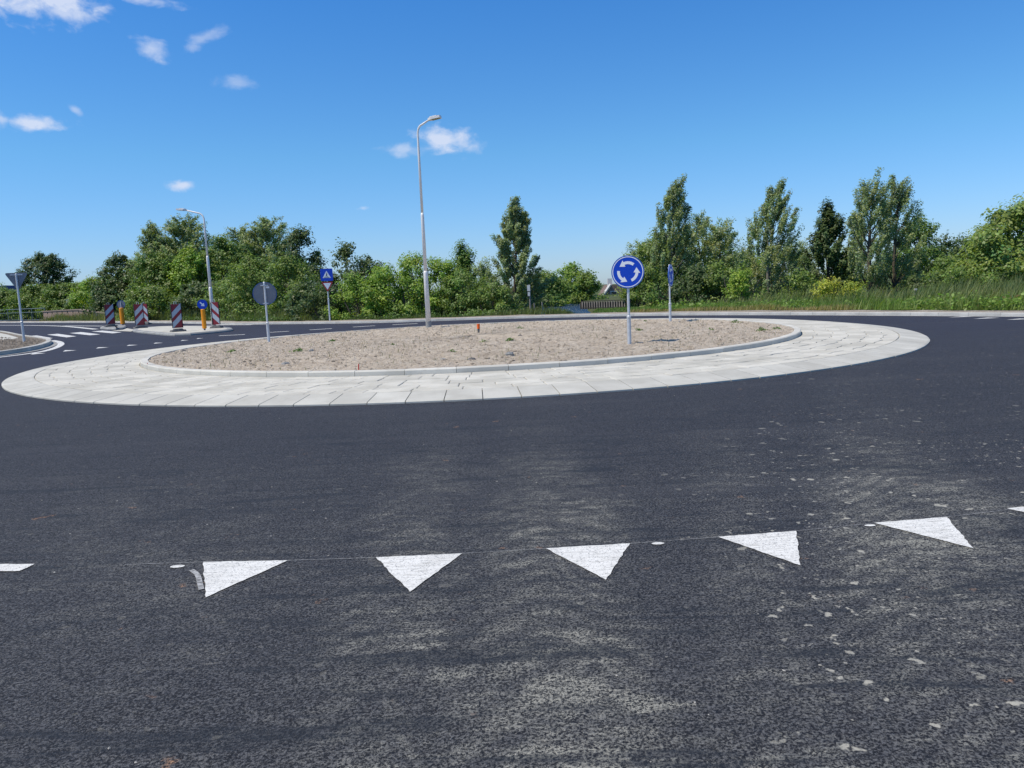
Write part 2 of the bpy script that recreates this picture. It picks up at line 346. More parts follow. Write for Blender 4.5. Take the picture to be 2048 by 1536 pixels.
def tag(o, label=None, cat=None, group=None, kind=None):
    if label: o['label'] = label
    if cat: o['category'] = cat
    if group: o['group'] = group
    if kind: o['kind'] = kind
    return o
def empty(name, loc=(0, 0, 0), rz=0.0):
    o = bpy.data.objects.new(name, None); o.empty_display_size = 0.2; COL.objects.link(o)
    o.location = tuple(map(float, loc)); o.rotation_euler = (0, 0, rz); return o
def copy_tree(o, parent=None):
    c = o.copy(); COL.objects.link(c)
    if parent is not None: c.parent = parent
    for ch in [x for x in bpy.data.objects if x.parent == o]: copy_tree(ch, c)
    return c
def quads(name, V, m, cols=None, parent=None, n=4):
    """V: (k, n, 3) array of separate n-gons"""
    k = V.shape[0]; me = bpy.data.meshes.new(name)
    me.vertices.add(k*n); me.vertices.foreach_set('co', V.astype(np.float32).ravel())
    me.loops.add(k*n); me.loops.foreach_set('vertex_index', np.arange(k*n, dtype=np.int32))
    me.polygons.add(k); me.polygons.foreach_set('loop_start', np.arange(0, k*n, n, dtype=np.int32))
    if cols is not None:
        at_ = me.color_attributes.new('Col', 'FLOAT_COLOR', 'POINT')
        c = np.ones((k, n, 4), np.float32); c[:, :, :3] = cols[:, None, :]; at_.data.foreach_set('color', c.ravel())
    me.update(calc_edges=True); me.materials.append(m)
    o = bpy.data.objects.new(name, me); COL.objects.link(o)
    if parent is not None: o.parent = parent
    return o
def vnoise(x, y, seed=0):
    """cheap smooth value noise on arrays"""
    xi = np.floor(x).astype(np.int64); yi = np.floor(y).astype(np.int64); xf = x-xi; yf = y-yi
    def h(a, b):
        q = (a*374761393+b*668265263+seed*974711) & 0x7fffffff
        q = ((q ^ (q >> 13))*1274126177) & 0x7fffffff
        return ((q ^ (q >> 16)) & 0xffff)/65535.0
    u = xf*xf*(3-2*xf); v = yf*yf*(3-2*yf)
    return (h(xi, yi)*(1-u)+h(xi+1, yi)*u)*(1-v)+(h(xi, yi+1)*(1-u)+h(xi+1, yi+1)*u)*v
def fbm(x, y, oct=4, seed=0):
    r = 0; a = 0.5
    for i in range(oct): r = r+a*(vnoise(x, y, seed+i)-0.5); x = x*2.03+5.1; y = y*2.01+3.7; a *= 0.55
    return r

# ------------------------------------------------------------------ terrain, water, road
C = np.array([-1.0, 23.0]); R_OUT, R_KERB = 11.92, 9.1
def canal(x, y):
    """0 on land .. 1 in the channel that runs away from the roundabout"""
    cx = 0.066*y+0.25; half = 1.05+(y-45)*0.012
    a = np.clip((half+1.1-np.abs(x-cx))/1.1, 0, 1); b = np.clip((y-43.0)/2.2, 0, 1)*np.clip((96-y)/5, 0, 1)
    return (a*a*(3-2*a))*(b*b*(3-2*b))
def gz(x, y):
    x = np.asarray(x, float); y = np.asarray(y, float)
    return -0.06+0*x-1.5*canal(x, y)
gx = np.concatenate([[-3000, -900, -300, -120], np.arange(-60, -8, 4), np.arange(-8, 30, .6), np.arange(32, 80, 6), [120, 300, 900, 3000]])
gy = np.concatenate([[-400, -100, -30, 0, 20, 40], np.arange(41, 100, .6), np.arange(104, 300, 12), [400, 700, 1300, 3500]])
GX, GY = np.meshgrid(gx, gy); GZ = gz(GX, GY); nx, ny = len(gx), len(gy)
mb = MB(); mb.v = [tuple(q) for q in np.stack([GX.ravel(), GY.ravel(), GZ.ravel()], 1)]
mb.f = [(j*nx+i, j*nx+i+1, (j+1)*nx+i+1, (j+1)*nx+i) for j in range(ny-1) for i in range(nx-1)]
tag(mb.build('ground', A['ground'], smooth=True), 'rough grassland stretching behind the roundabout', kind='structure')
mb = MB(); mb.add([(-12, 42.5, -.45), (60, 42.5, -.45), (60, 420, -.45), (-12, 420, -.45)], [(0, 1, 2, 3)])
tag(mb.build('water', A['water']), 'blue canal water running away between the banks', kind='structure')

def chaikin(P, n=2, closed=False):
    P = [np.array(p, float) for p in P]
    for _ in range(n):
        Q = []; m = len(P)
        for i in range(m if closed else m-1):
            a, b = P[i], P[(i+1) % m]; Q += [a*.75+b*.25, a*.25+b*.75]
        P = Q if closed else [P[0]]+Q[1:-1]+[P[-1]]
    return np.array(P)
def resample(P, step, closed=False):
    P = np.array(P)
    if closed: P = np.vstack([P, P[:1]])
    d = np.r_[0, np.cumsum(np.linalg.norm(np.diff(P, axis=0), axis=1))]; n = max(1, int(round(d[-1]/step)))
    t = np.linspace(0, d[-1], n+1); Q = np.stack([np.interp(t, d, P[:, i]) for i in range(P.shape[1])], 1)
    return Q[:-1] if closed else Q
def normals(P, closed=False):
    if closed: T = np.roll(P, -1, 0)-np.roll(P, 1, 0)
    else: T = np.gradient(P, axis=0)
    T = T/np.linalg.norm(T, axis=1, keepdims=True); return np.stack([-T[:, 1], T[:, 0]], 1)
def strip(mbx, P, w, z, closed=False, off=0.0):
    """flat ribbon of width w along polyline P, centred off to its left by off"""
    Nn = normals(P, closed); L = P+Nn*(off+w/2); Rr = P+Nn*(off-w/2); n = len(P)
    vs = [(*q, z) for q in L]+[(*q, z) for q in Rr]
    mbx.add(vs, [(i, n+i, n+(i+1) % n, (i+1) % n) for i in range(n if closed else n-1)]); return mbx

# asphalt: one sheet under everything, verges and islands stand on it
road_out = [(60, -6), (60, 22), (24, 22), (19.5, 27), (15, 34.5), (9, 40.5), (2, 44), (-6, 46.5), (-15, 52), (-31, 71), (-62, 106), (-120, 165), (-150, 140), (-100, 100), (-60, 74),
            (-41, 58), (-38, 48), (-30, 30), (-30, 10), (-30, -6)]
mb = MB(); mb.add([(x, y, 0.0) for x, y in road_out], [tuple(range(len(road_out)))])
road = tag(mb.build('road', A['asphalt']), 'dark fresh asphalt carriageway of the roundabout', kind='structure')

def gp(px, py, z=0.0): return ground_at(px, py, z)[:2]
PZ = 0.005
def marking(name, pts, z=PZ):
    m_ = MB(); P = [tuple(q) for q in pts]
    a = sum(P[i][0]*P[(i+1) % len(P)][1]-P[(i+1) % len(P)][0]*P[i][1] for i in range(len(P)))
    if a < 0: P = P[::-1]
    m_.add([(x, y, z) for x, y in P], [tuple(range(len(P)))]); return m_.build(name, A['paint'], road)
teeth = [[(-120, 1130), (70, 1129), (40, 1143), (-120, 1145)], [(407, 1125), (576, 1122), (412, 1196)], [(752, 1116), (924, 1108), (820, 1185)], [(1092, 1098), (1260, 1088), (1212, 1161)],
         [(1436, 1075), (1592, 1063), (1601, 1132)], [(1748, 1047), (1893, 1035), (1947, 1098)], [(2014, 1018), (2170, 1004), (2230, 1064)]]
for t in teeth:
    P = [gp(*q) for q in t]; Q = []
    for i in range(len(P)):                                # slightly ragged brushed edges
        a, b = P[i], P[(i+1) % len(P)]
        for k in range(14):
            p = a+(b-a)*k/14; jit = 0.005 if k else 0.0
            Q.append(p+np.random.RandomState(int(abs(p[0])*997)+k).uniform(-jit, jit, 2))
    o = marking('give_way_triangle', Q)
# thin setting-out line through the triangles
m_ = MB(); LP = np.array([gp(x, y) for x, y in ((250, 1130), (407, 1125), (576, 1122), (752, 1116), (924, 1108), (1092, 1098), (1260, 1088), (1436, 1075), (1592, 1063), (1748, 1047), (1893, 1035), (2060, 1015))])
strip(m_, resample(LP, 0.25), 0.004, PZ-0.001); m_.build('setting_out_line', A['chalk'], road)
m_ = MB()
for px, py, w in ((355, 1134, .045), (1316, 1088, .04), (1740, 1052, .035)):
    c = gp(px, py); m_.add([(c[0]+w*math.cos(a)*1.0, c[1]+w*.55*math.sin(a), PZ) for a in np.linspace(0, 2*math.pi, 11)[:-1]], [tuple(range(10))])
m_.build('paint_dot', A['paint'], road)
m_ = MB(); strip(m_, chaikin([gp(383, 1141), gp(396, 1150), gp(400, 1168), gp(403, 1180)], 2), 0.03, PZ); m_.build('paint_smear', A['chalk'], road)
# teeth, dashes and zebra of the far left arm
wt = [(77, 708.5), (140, 702.5), (205, 696.5), (265, 691.5), (317, 687), (370, 681.5), (400, 677.5)]
for i, (x, y) in enumerate(wt):
    s = 1-i*0.09
    marking('give_way_triangle', [gp(x-16*s, y+.9*s), gp(x+15*s, y-2.0*s), gp(x-10*s, y-2.2*s)])
for a, b in (((438, 671.6), (490, 669.2)), ((540, 664.9), (578, 662.6)), ((619, 660), (664, 657.2)), ((706, 654.2), (750, 651.6)), ((785, 649.6), (835, 647.2))):
    m_ = MB(); strip(m_, np.array([gp(*a), gp(*b)]), .30, PZ); m_.build('dashed_line', A['paint'], road)
zeb = [[(51.3, 672.3), (73.5, 671), (106, 676.5), (85.5, 679)], [(94, 669.4), (116, 667.7), (153, 672.8), (133.3, 674.8)], [(139.3, 666.3), (162.4, 664.2), (200.8, 668.9), (179.5, 670.6)],
       [(182.9, 662.9), (205, 661.2), (243.5, 664.6), (225.6, 666.8)], [(368, 653.6), (384, 651.6), (425, 651.5), (410, 654)], [(428, 650.4), (440, 648.2), (526, 647.2), (500, 650)]]
for q in zeb: marking('zebra_stripe', [gp(*p) for p in q])
m_ = MB(); strip(m_, resample(chaikin([gp(-60, 650.4), gp(60, 650.6), gp(130, 652.2), gp(192, 658.6)], 2), 1), .42, PZ); m_.build('edge_line', A['paint'], road)
m_ = MB(); strip(m_, resample(np.array([gp(128, 651.6), gp(205, 652.2)]), 1), .4, PZ); m_.build('edge_line', A['paint'], road)
for q in ([(1895, 635.2), (1947, 633.4), (1926, 633)], [(1946, 638), (2000, 636), (1975, 635.4)], [(2012, 640), (2062, 638.2), (2040, 637.4)]): marking('give_way_triangle', [gp(*p) for p in q])

# kerbs: outer edge polyline = the face towards the road
def kerb_run(parent, P, w, h, step, m, name='kerb_stone', z0=0.0, closed=False, side=1, gap=0.008, bevel=0.015):
    P = resample(P, step, closed); Nn = normals(P, closed)*side; n = len(P)
    for i in range(n if closed else n-1):
        j = (i+1) % n; d = P[j]-P[i]; d = d/np.linalg.norm(d)
        a0, b0 = P[i]+d*gap/2, P[j]-d*gap/2; a1, b1 = a0+Nn[i]*w, b0+Nn[j]*w
        jz = random.uniform(-.003, .003)
        vs = [(*a0, z0-.06), (*b0, z0-.06), (*b1, z0-.06), (*a1, z0-.06), (*a0, z0+h-bevel+jz), (*b0, z0+h-bevel+jz), (*b1, z0+h+jz), (*a1, z0+h+jz), (*(a0+Nn[i]*bevel), z0+h+jz), (*(b0+Nn[j]*bevel), z0+h+jz)]
        m_ = MB(); m_.add(vs, [(0, 1, 5, 4), (4, 5, 9, 8), (8, 9, 6, 7), (2, 3, 7, 6), (1, 2, 6, 9, 5), (3, 0, 4, 8, 7)] if side > 0 else
                          [(4, 5, 1, 0), (8, 9, 5, 4), (7, 6, 9, 8), (6, 7, 3, 2), (5, 9, 6, 2, 1), (7, 8, 4, 0, 3)])
        m_.build(name, m, parent)
    return P
random.seed(4)
north = chaikin([(60, 13.5), (34, 14.2), (23, 16.6), (18.6, 20.4), gp(2048, 633.0), gp(1850, 631.6), gp(1640, 630.2), gp(1470, 630), gp(1300, 631), gp(1060, 636), gp(900, 640.8), gp(780, 645.6), gp(640, 647.4),
                 gp(540, 648.4), gp(470, 649.6), gp(420, 648), gp(330, 645.8), gp(200, 645.4), gp(60, 645.6), gp(-120, 646)], 2)
def verge_sheet(P, prof, m, name, label, side=1, jit=0.02):
    P = resample(P, 0.9); Nn = normals(P)*side; n = len(P); vs = []
    for i in range(n):
        for k, (o, z) in enumerate(prof):
            q = P[i]+Nn[i]*(o+(random.uniform(-.12, .12) if 0 < k < len(prof)-1 else 0)); vs.append((*q, z+(random.uniform(-jit, jit) if 0 < k < len(prof)-1 else 0)))
    m_ = MB(); K = len(prof)
    fs = [(i*K+k, (i+1)*K+k, (i+1)*K+k+1, i*K+k+1) if side < 0 else (i*K+k, i*K+k+1, (i+1)*K+k+1, (i+1)*K+k) for i in range(n-1) for k in range(K-1)]
    m_.add(vs, fs); return tag(m_.build(name, m, smooth=True), label, kind='structure')
vn = verge_sheet(north, [(.1, .0), (.2, .1), (.5, .105), (.9, .12), (1.4, .12), (1.9, .08), (2.4, .0), (3.0, -.14)], A['verge'], 'verge', 'dry sandy verge behind the far kerb', -1)
kerb_run(vn, north, .16, .115, 1.0, A['farkerb'], side=-1)
m_ = MB(); strip(m_, resample(north, .8), .12, PZ, off=.10); m_.build('edge_line', A['paint'], road)

# south-west corner with its planting soil
sw = chaikin([(-10, -5), (-10.5, 2), (-12.2, 7.5), (-15, 13), (-17.3, 19), (-18.3, 24.5), gp(0, 711.5), gp(60, 702.5), gp(92, 694.5), gp(106, 687.5), gp(100, 682.8), gp(80, 679.6), gp(44, 674.6), gp(20, 668.6), gp(0, 665.2), gp(-60, 660), (-60, 76), (-100, 104)], 2)
poly = list(sw)+[np.array([-100, 80.]), np.array([-60, 40.]), np.array([-40, -5.])]
m_ = MB(); m_.add([(*p, .125) for p in poly], [tuple(range(len(poly)))])
# rough soil surface, grid clipped to the corner
corner = tag(m_.build('corner_verge', A['darksoil']), 'bare dug soil on the corner by the left arm', kind='structure')
kerb_run(corner, sw, .2, .16, 1.0, A['kerb'], side=1)
m_ = MB(); strip(m_, resample(sw, .5)[4:130], .25, PZ-.001, off=-.14); m_.build('gutter', A['greykerb'], corner)
m_ = MB(); swl = resample(chaikin([(-18.0, 24.5), gp(0, 714.6), gp(50, 708.6), gp(90, 702.6), gp(115, 694.6), gp(124, 688), gp(118, 683.2), gp(104, 681)], 2), .5); strip(m_, swl, .26, PZ); m_.build('edge_line', A['paint'], road)
pth = [gp(-40, 664.8, .1), gp(0, 667, .1), gp(17, 670.5, .1), gp(38, 677, .1), gp(20, 680, .1), gp(-40, 682, .1)]
m_ = MB(); m_.add([(*p, .132) for p in pth][::-1], [tuple(range(len(pth)))]); tag(m_.build('footpath', A['slab']), 'pale footpath leading to the zebra crossing', kind='structure')

# ------------------------------------------------------------------ splitter island
def island(name, pts, label, topmat):
    P = chaikin([gp(*p) for p in pts], 2, closed=True)
    a = sum(P[i][0]*P[(i+1) % len(P)][1]-P[(i+1) % len(P)][0]*P[i][1] for i in range(len(P)))
    if a < 0: P = P[::-1]
    P = resample(P, .25, True); inn = P+normals(P, True)*.26
    m_ = MB(); n = len(inn); m_.add([(*q, .118) for q in inn], [tuple(range(n))])
    o = tag(m_.build(name, topmat), label, kind='structure')
    kerb_run(o, P, .30, .12, .9, A['greykerb'], closed=True, side=1, bevel=.06); return o
isl = island('traffic_island', [(262, 664.4), (300, 668.4), (344, 672.6), (371, 671.8), (435, 666.2), (470, 662), (462, 658.6), (440, 656.6), (395, 655), (340, 655), (300, 657), (270, 660)],
             'triangular splitter island paved white between the lanes', A['stone'])
nose = island('island_nose', [(195, 658), (215, 659.6), (240, 659.8), (254, 656), (252, 652.6), (240, 651.4), (215, 652.6)], 'grey rounded nose of the splitter island beyond the crossing', A['greykerb'])
m_ = MB(); q = [(222, 661.6), (262, 663.4), (270, 659.6), (254, 656.8), (246, 659.8)]
m_.add([(*gp(*p), .012) for p in q][::-1], [tuple(range(len(q)))]); tag(m_.build('crossing_paving', A['stone']), 'flush white paving of the zebra refuge', kind='structure')
# paving tiles on the island, as far as they read
# ------------------------------------------------------------------ central island: apron blocks, stone paving, kerb, soil
def ringpt(r, a): return (C[0]+r*math.cos(a), C[1]+r*math.sin(a))
def az_(r):
    if r > 11.3: return 0.02+(R_OUT-r)/(R_OUT-11.3)*0.075
    return 0.095+(11.3-r)/(11.3-R_KERB)*0.02
na = 256; m_ = MB(); radii = [11.93, 11.28, 10.2, 8.95]; zz = [-.01, .078, .092, .098]
m_.v = [(*ringpt(r, 2*math.pi*k/na), z) for r, z in zip(radii, zz) for k in range(na)]
m_.f = [(i*na+k, i*na+(k+1) % na, (i+1)*na+(k+1) % na, (i+1)*na+k) for i in range(3) for k in range(na)]
apron = tag(m_.build('apron', A['mortar']), 'pale overrun apron ring round the central island', kind='structure')
rng = random.Random(11)
NB = 132
for k in range(NB):
    a0 = 2*math.pi*k/NB+.0006; a1 = 2*math.pi*(k+1)/NB-.0006; vs = []; g = rng.uniform(-.004, .004)
    prof = [(11.92, -.03), (11.92, .022), (11.885, .036), (11.34, .098), (11.31, .096), (11.31, .03)]
    for a in (a0, (a0+a1)/2, a1):
        for r, z in prof: vs.append((*ringpt(r+(g if a != (a0+a1)/2 else g), a), z))
    m_ = MB(); K = len(prof)
    fs = [(i*K+j, (i+1)*K+j, (i+1)*K+j+1, i*K+j+1) for i in range(2) for j in range(K-1)]+[tuple(range(K)), tuple(range(3*K-1, 2*K-1, -1))]
    m_.add(vs, fs); m_.build('apron_block', A['slab'], apron)
# irregular stone paving
rows = [11.295, 10.98, 10.60, 10.20, 9.84, 9.46, 9.115]; stones = []
for ri in range(len(rows)-1):
    ro, rin = rows[ri], rows[ri+1]; a = rng.uniform(0, .1); end = a+2*math.pi; cuts = [a]
    while a < end-.05:
        a += rng.uniform(.32, .85)/ro; cuts.append(a)
    cuts = [c for c in cuts if c < end-.02]
    for i in range(len(cuts)):
        c0 = cuts[i]; c1 = cuts[i+1] if i+1 < len(cuts) else cuts[0]+2*math.pi
        stones.append([ro, rin, c0, c1])
wob = {}
def wobble(ri, a): return .055*math.sin(a*61+ri*2.3)*math.sin(a*23.7+ri)+.022*math.sin(a*140+ri*5)
out_st = []
for (ro, rin, c0, c1) in stones:
    io, ii = rows.index(ro), rows.index(rin); J = .007; pts = []
    n = 3
    wo_ = (lambda a: 0.0) if io == 0 else (lambda a, io=io: wobble(io, a)); wi_ = (lambda a: 0.0) if ii == len(rows)-1 else (lambda a, ii=ii: wobble(ii, a))
    s0, s1 = rng.uniform(-.07, .07)/ro, 0.0
    for q in range(n+1):
        a = c0+(c1-c0)*q/n; a += (J/ro if q == 0 else (-J/ro if q == n else 0)); pts.append(ringpt(ro-J+wo_(a), a))
    for q in range(n, -1, -1):
        a = c0+(c1-c0)*q/n; a += (J/ro if q == 0 else (-J/ro if q == n else 0)); pts.append(ringpt(rin+J+wi_(a), a))
    zt = az_((ro+rin)/2)+rng.uniform(.000, .006); out_st.append((pts, zt, rng.uniform(-.008, .008), rng.uniform(-.008, .008)))
out_st.sort(key=lambda s: np.hypot(np.mean([p[0] for p in s[0]]), np.mean([p[1] for p in s[0]])))
far_st = MB()
for i, (pts, zt, tx, ty) in enumerate(out_st):
    a = sum(pts[k][0]*pts[(k+1) % len(pts)][1]-pts[(k+1) % len(pts)][0]*pts[k][1] for k in range(len(pts)))
    if a < 0: pts = pts[::-1]
    m_ = MB() if i < 300 else far_st; st = len(m_.v)
    m_.prism(pts, .05, zt, .016, .007)
    cxy = np.mean(pts, 0)
    for k in range(st+len(pts), len(m_.v)):
        v = m_.v[k]; m_.v[k] = (v[0], v[1], v[2]+(v[0]-cxy[0])*tx+(v[1]-cxy[1])*ty)
    if i < 300: m_.build('paving_stone', A['stone'], apron)
tag(far_st.build('far_paving_stones', A['stone'], apron), kind='stuff')
kr = resample(np.array([ringpt(R_KERB, a) for a in np.linspace(0, 2*math.pi, 721)[:-1]]), .25, True)
kerb_run(apron, kr, .17, .115, .96, A['innerkerb'], name='inner_kerb_stone', z0=.095, closed=True, side=1, bevel=.018)
# soil disc
na, nr = 560, 150; rr = 8.93*np.sqrt(np.linspace(0, 1, nr+1)[1:])
AA, RR = np.meshgrid(np.arange(na)*2*math.pi/na, rr); SX = C[0]+RR*np.cos(AA); SY = C[1]+RR*np.sin(AA)
def soil_z(x, y):
    r = np.hypot(x-C[0], y-C[1]); crown = .06*np.clip(1-(r/8.9)**2, 0, 1)
    return .185+crown+.07*fbm(x*1.3, y*2.2, 4, 3)+.10*fbm(x*5, y*10, 4, 9)
SZ = soil_z(SX, SY)+np.random.RandomState(2).uniform(-.007, .007, SX.shape); SZ[-1] = .19; SZ = np.where(RR > 8.6, np.minimum(SZ, .215), SZ)
m_ = MB(); m_.v = [(C[0], C[1], .25)]+[tuple(q) for q in np.stack([SX.ravel(), SY.ravel(), SZ.ravel()], 1)]
m_.f = [(0, 1+k, 1+(k+1) % na) for k in range(na)]+[(1+i*na+k, 1+(i+1)*na+k, 1+(i+1)*na+(k+1) % na, 1+i*na+(k+1) % na) for i in range(nr-1) for k in range(na)]
soilo = tag(m_.build('soil_bed', A['soil'], smooth=False), 'dry raked planting soil filling the central island', kind='structure')
# clods
def rocks(P, S, seed, flat=.6):
    r = np.random.RandomState(seed); n = len(P)
    base = np.array([(1, 0, 0), (0, 1, 0), (-1, 0, 0), (0, -1, 0), (0, 0, 1), (0, 0, -.4)], float); F = [(0, 1, 4), (1, 2, 4), (2, 3, 4), (3, 0, 4), (1, 0, 5), (2, 1, 5), (3, 2, 5), (0, 3, 5)]
    V = base[None]*r.uniform(.55, 1.2, (n, 6, 1))*S[:, None, None]; V[:, :, 2] *= flat
    a = r.uniform(0, 6.28, n); c, s = np.cos(a)[:, None], np.sin(a)[:, None]; x = V[:, :, 0]*c-V[:, :, 1]*s; y = V[:, :, 0]*s+V[:, :, 1]*c; V = np.stack([x, y, V[:, :, 2]], 2)+P[:, None]
    return V[:, F].reshape(-1, 3, 3)
r = np.random.RandomState(5); n = 24000; ra = 8.8*np.sqrt(r.rand(n)); aa = r.rand(n)*6.283; x = C[0]+ra*np.cos(aa); y = C[1]+ra*np.sin(aa)
S = .010+.036*r.rand(n)**3+(.05*(r.rand(n) > .986)); P = np.stack([x, y, soil_z(x, y)], 1)
quads('soil_clods', rocks(P, S, 3), A['clod'], n=3); tag(bpy.data.objects['soil_clods'], 'loose soil clods strewn over the central island', kind='stuff')
# spare stones along the corner and a few crumbs on the road
r = np.random.RandomState(8); cpz = []
def inside(x, y, P):
    c_ = False
    for i in range(len(P)):
        (x1, y1), (x2, y2) = P[i], P[i-1]
        if (y1 > y) != (y2 > y) and x < (x2-x1)*(y-y1)/(y2-y1)+x1: c_ = not c_
    return c_
swd = resample(sw, .4)
while len(cpz) < 900:
    px, py = r.uniform(-60, 105), r.uniform(676, 709); q = gp(px, py, .12)
    if inside(q[0], q[1], poly) and np.min(np.hypot(swd[:, 0]-q[0], swd[:, 1]-q[1])) > .38: cpz.append((q[0], q[1], .125))
cpz = np.array(cpz); from_poly = poly
quads('corner_clods', rocks(cpz, .03+.10*r.rand(900)**3, 4), A['darksoil'], n=3); tag(bpy.data.objects['corner_clods'], 'dug clods lying on the left corner soil', kind='stuff')
n = 700; P = np.stack([r.uniform(-8, 12, n), r.uniform(2, 14, n)**1.0, np.full(n, .001)], 1); P[:, 0] *= P[:, 1]/12+.25
quads('road_grit', rocks(P, .003+.008*r.rand(n)**3, 6, .5), A['pebble'], n=3); tag(bpy.data.objects['road_grit'], 'pale grit scattered on the asphalt', kind='stuff')

# ------------------------------------------------------------------ foliage
def norm(v): return v/np.maximum(np.linalg.norm(v, axis=-1, keepdims=True), 1e-9)
def leaf_quads(P, Nn, size, r, aspect=.55):
    n = len(P); Nn = norm(Nn); t = norm(np.cross(Nn, r.normal(size=(n, 3)))); b = np.cross(Nn, t); s = size[:, None]
    return np.stack([P-t*s, P-b*s*aspect+Nn*s*.12, P+t*s, P+b*s*aspect+Nn*s*.12], 1)
KIND = {  # colour, leaf half length, clump radius, leaves per square metre of outline, droop, aspect
    'fresh': ((.215, .320, .040), .095, .32, 470, 0.0, .6), 'mid': ((.145, .220, .040), .095, .34, 470, 0.0, .6), 'dark': ((.080, .124, .034), .10, .30, 420, 0.0, .65),
    'willow': ((.255, .320, .115), .095, .32, 520, 0.2, .40), 'silver': ((.260, .320, .125), .084, .25, 860, 0.0, .46), 'yellow': ((.28, .32, .032), .09, .28, 470, 0.0, .55),
    'chestnut': ((.185, .255, .052), .125, .38, 330, .1, .6)}
def envelope(shape, t):
    if shape == 'round': return np.sqrt(np.clip(1-(2*t-1)**2, 0, 1))*(1.08-.25*t)
    if shape == 'bush': return np.sqrt(np.clip(1-t**2.6, 0, 1))
    if shape == 'spire': return np.clip((1-t)**.62*1.1, 0, 1.05)*np.clip(t*5+.5, 0, 1)
    if shape == 'poplar': return np.clip(np.interp(t, [0, .12, .35, .6, .82, 1], [.7, 1.0, 1.0, .74, .52, .16]), 0, 1)
    return np.sqrt(np.clip(1-t*t, 0, 1))
def crown(r, H, W, z0, shape, kind, lean, dens=1.0, depth=None, clump=1.0, Y=50):
    col, ls, cr, lpm, droop, asp = KIND[kind]; sz = min(max(Y/56, .85), 1.6); ls = ls*sz; lpm = lpm/sz**.9; cr = cr*sz**.5; depth = depth or min(W, 3.2)
    ch = H-z0; area = 2*W*ch*.8; nl = int(area*lpm*1.12*dens); nc = max(16, int(area*6.5*min(dens, 1.0)/(clump**2)))
    t = r.rand(nc)**.9; w = envelope(shape, t); ang = r.rand(nc)*6.283; k1 = r.rand(4)*6.28
    lob = 1+.16*np.sin(ang*2+k1[0]+t*5)+.13*np.sin(ang*4+k1[1]-t*9)+.10*np.sin(t*17+k1[2]+ang)
    rad = np.sqrt(.2+.8*r.rand(nc))*lob
    px = W*w*rad*np.cos(ang); py = depth*w*rad*np.sin(ang); pz = z0+t*ch*(.985+.05*np.sin(ang*3+k1[3]))
    lx = lean*ch*np.clip(pz/H, 0, 1)**2; P = np.stack([px+lx, py, pz], 1)
    root = np.stack([lx*.6, np.zeros(nc), np.clip(pz-np.hypot(px, py)*(1.3 if shape in ('poplar', 'spire') else .6)-.3, .1, None)], 1)
    D = norm(P-root)
    if shape == 'poplar': D = norm(D+np.array([.35*np.sign(lean+1e-6) if lean else 0, 0, .9]))
    idx = r.randint(0, nc, nl); s = cr*clump*(.65+.7*r.rand(nc))[idx]
    feather = shape in ('poplar', 'spire') or kind == 'willow'
    ball = norm(r.normal(size=(nl, 3)))*(r.rand(nl)**.45)[:, None]
    along = (r.rand(nl)*2-1)*s*(1.9 if feather else .9); per = ball*s[:, None]*(.85 if feather else 1.45)
    per[:, 2] *= .8
    L = P[idx]+D[idx]*along[:, None]+per; L[:, 2] -= droop*np.abs(along)*.6
    L[:, 2] = np.maximum(L[:, 2], .03)
    Nn = norm(L-P[idx])*.9+D[idx]*.3+np.array([-.35, -.35, .75])+r.normal(size=(nl, 3))*.50
    if kind in ('silver', 'willow'): Nn += r.normal(size=(nl, 3))*.7
    size = ls*.84*(.6+.8*r.rand(nl)); Q = leaf_quads(L, Nn, size, r, asp)
    cb = (.82+.36*r.rand(nc))[idx]; c = 1.10*np.array(col)[None]*(cb*(.72+.56*r.rand(nl)))[:, None]
    hue = (r.normal(size=nl)*.10+(r.normal(size=nc)*.10)[idx])[:, None]; c = c*(1+hue*np.array([1.0, .25, -.6]))
    if kind in ('silver', 'willow'):
        under = r.rand(nl) < .22; c[under] = np.array([.27, .31, .21])*(.8+.4*r.rand(under.sum())[:, None])
    return Q, np.clip(c, .004, .5), P, root
def tree(name, label, cat, px, top, Y, wpx, kind, shape='round', z0f=.12, lean=0.0, seed=0, group=None, dens=1.0, trunk=True, base_z=None, clump=1.0, bark='bark', stems=1):
    r = np.random.RandomState(seed*7+13); p = at(px, top, Y); gzv = float(gz(p[0], Y)) if base_z is None else base_z
    H = (p[2]-gzv)*.97; W = wpx/FOCAL*Y*(1.02 if shape == 'poplar' else 1.3 if shape == 'spire' else 1.15); root = empty(name, (p[0]-lean*H*.8, Y, gzv)); tag(root, label, cat, group)
    Q, c, P, ro = crown(r, H, W, H*z0f, shape, kind, lean, dens, clump=clump, Y=Y)
    quads('crown', Q, A['leaf'], c, root)
    if trunk:
        m_ = MB(); R0 = .035*H**.9*.5+.03
        for s in range(stems):
            dx = (s-(stems-1)/2)*.35; zs = np.linspace(0, 1, 7)
            m_.tube([(dx*(1+z*2.2)+lean*(H*(1-z0f))*(z*.92)**2+.10*math.sin(z*6+seed), .08*math.cos(z*5+seed), z*H*.93-.1) for z in zs], [R0*(1.35 if z == 0 else (1-z*.88)) for z in zs], 7)
        m_.build('trunk', A[bark], root, smooth=True)
        m_ = MB(); sel = r.permutation(len(P))[:min(len(P), 46)]
        for i in sel:
            a, b = ro[i], P[i]; mid = (a+b)/2+np.array([0, 0, -.12*np.linalg.norm(b-a)]); m_.tube([a, mid, b], [R0*.30, R0*.18, .008], 4, cap=False)
        m_.build('limbs', A[bark], root, smooth=True)
    return root
def shrub(name, label, px, top, Y, wpx, kind, seed, group=None, dens=1.35, cat='bush', shape='bush', clump=1.0):
    return tree(name, label, cat, px, top, Y, wpx, kind, shape, 0.02, 0.0, seed, group, dens, trunk=True, clump=clump, stems=3)
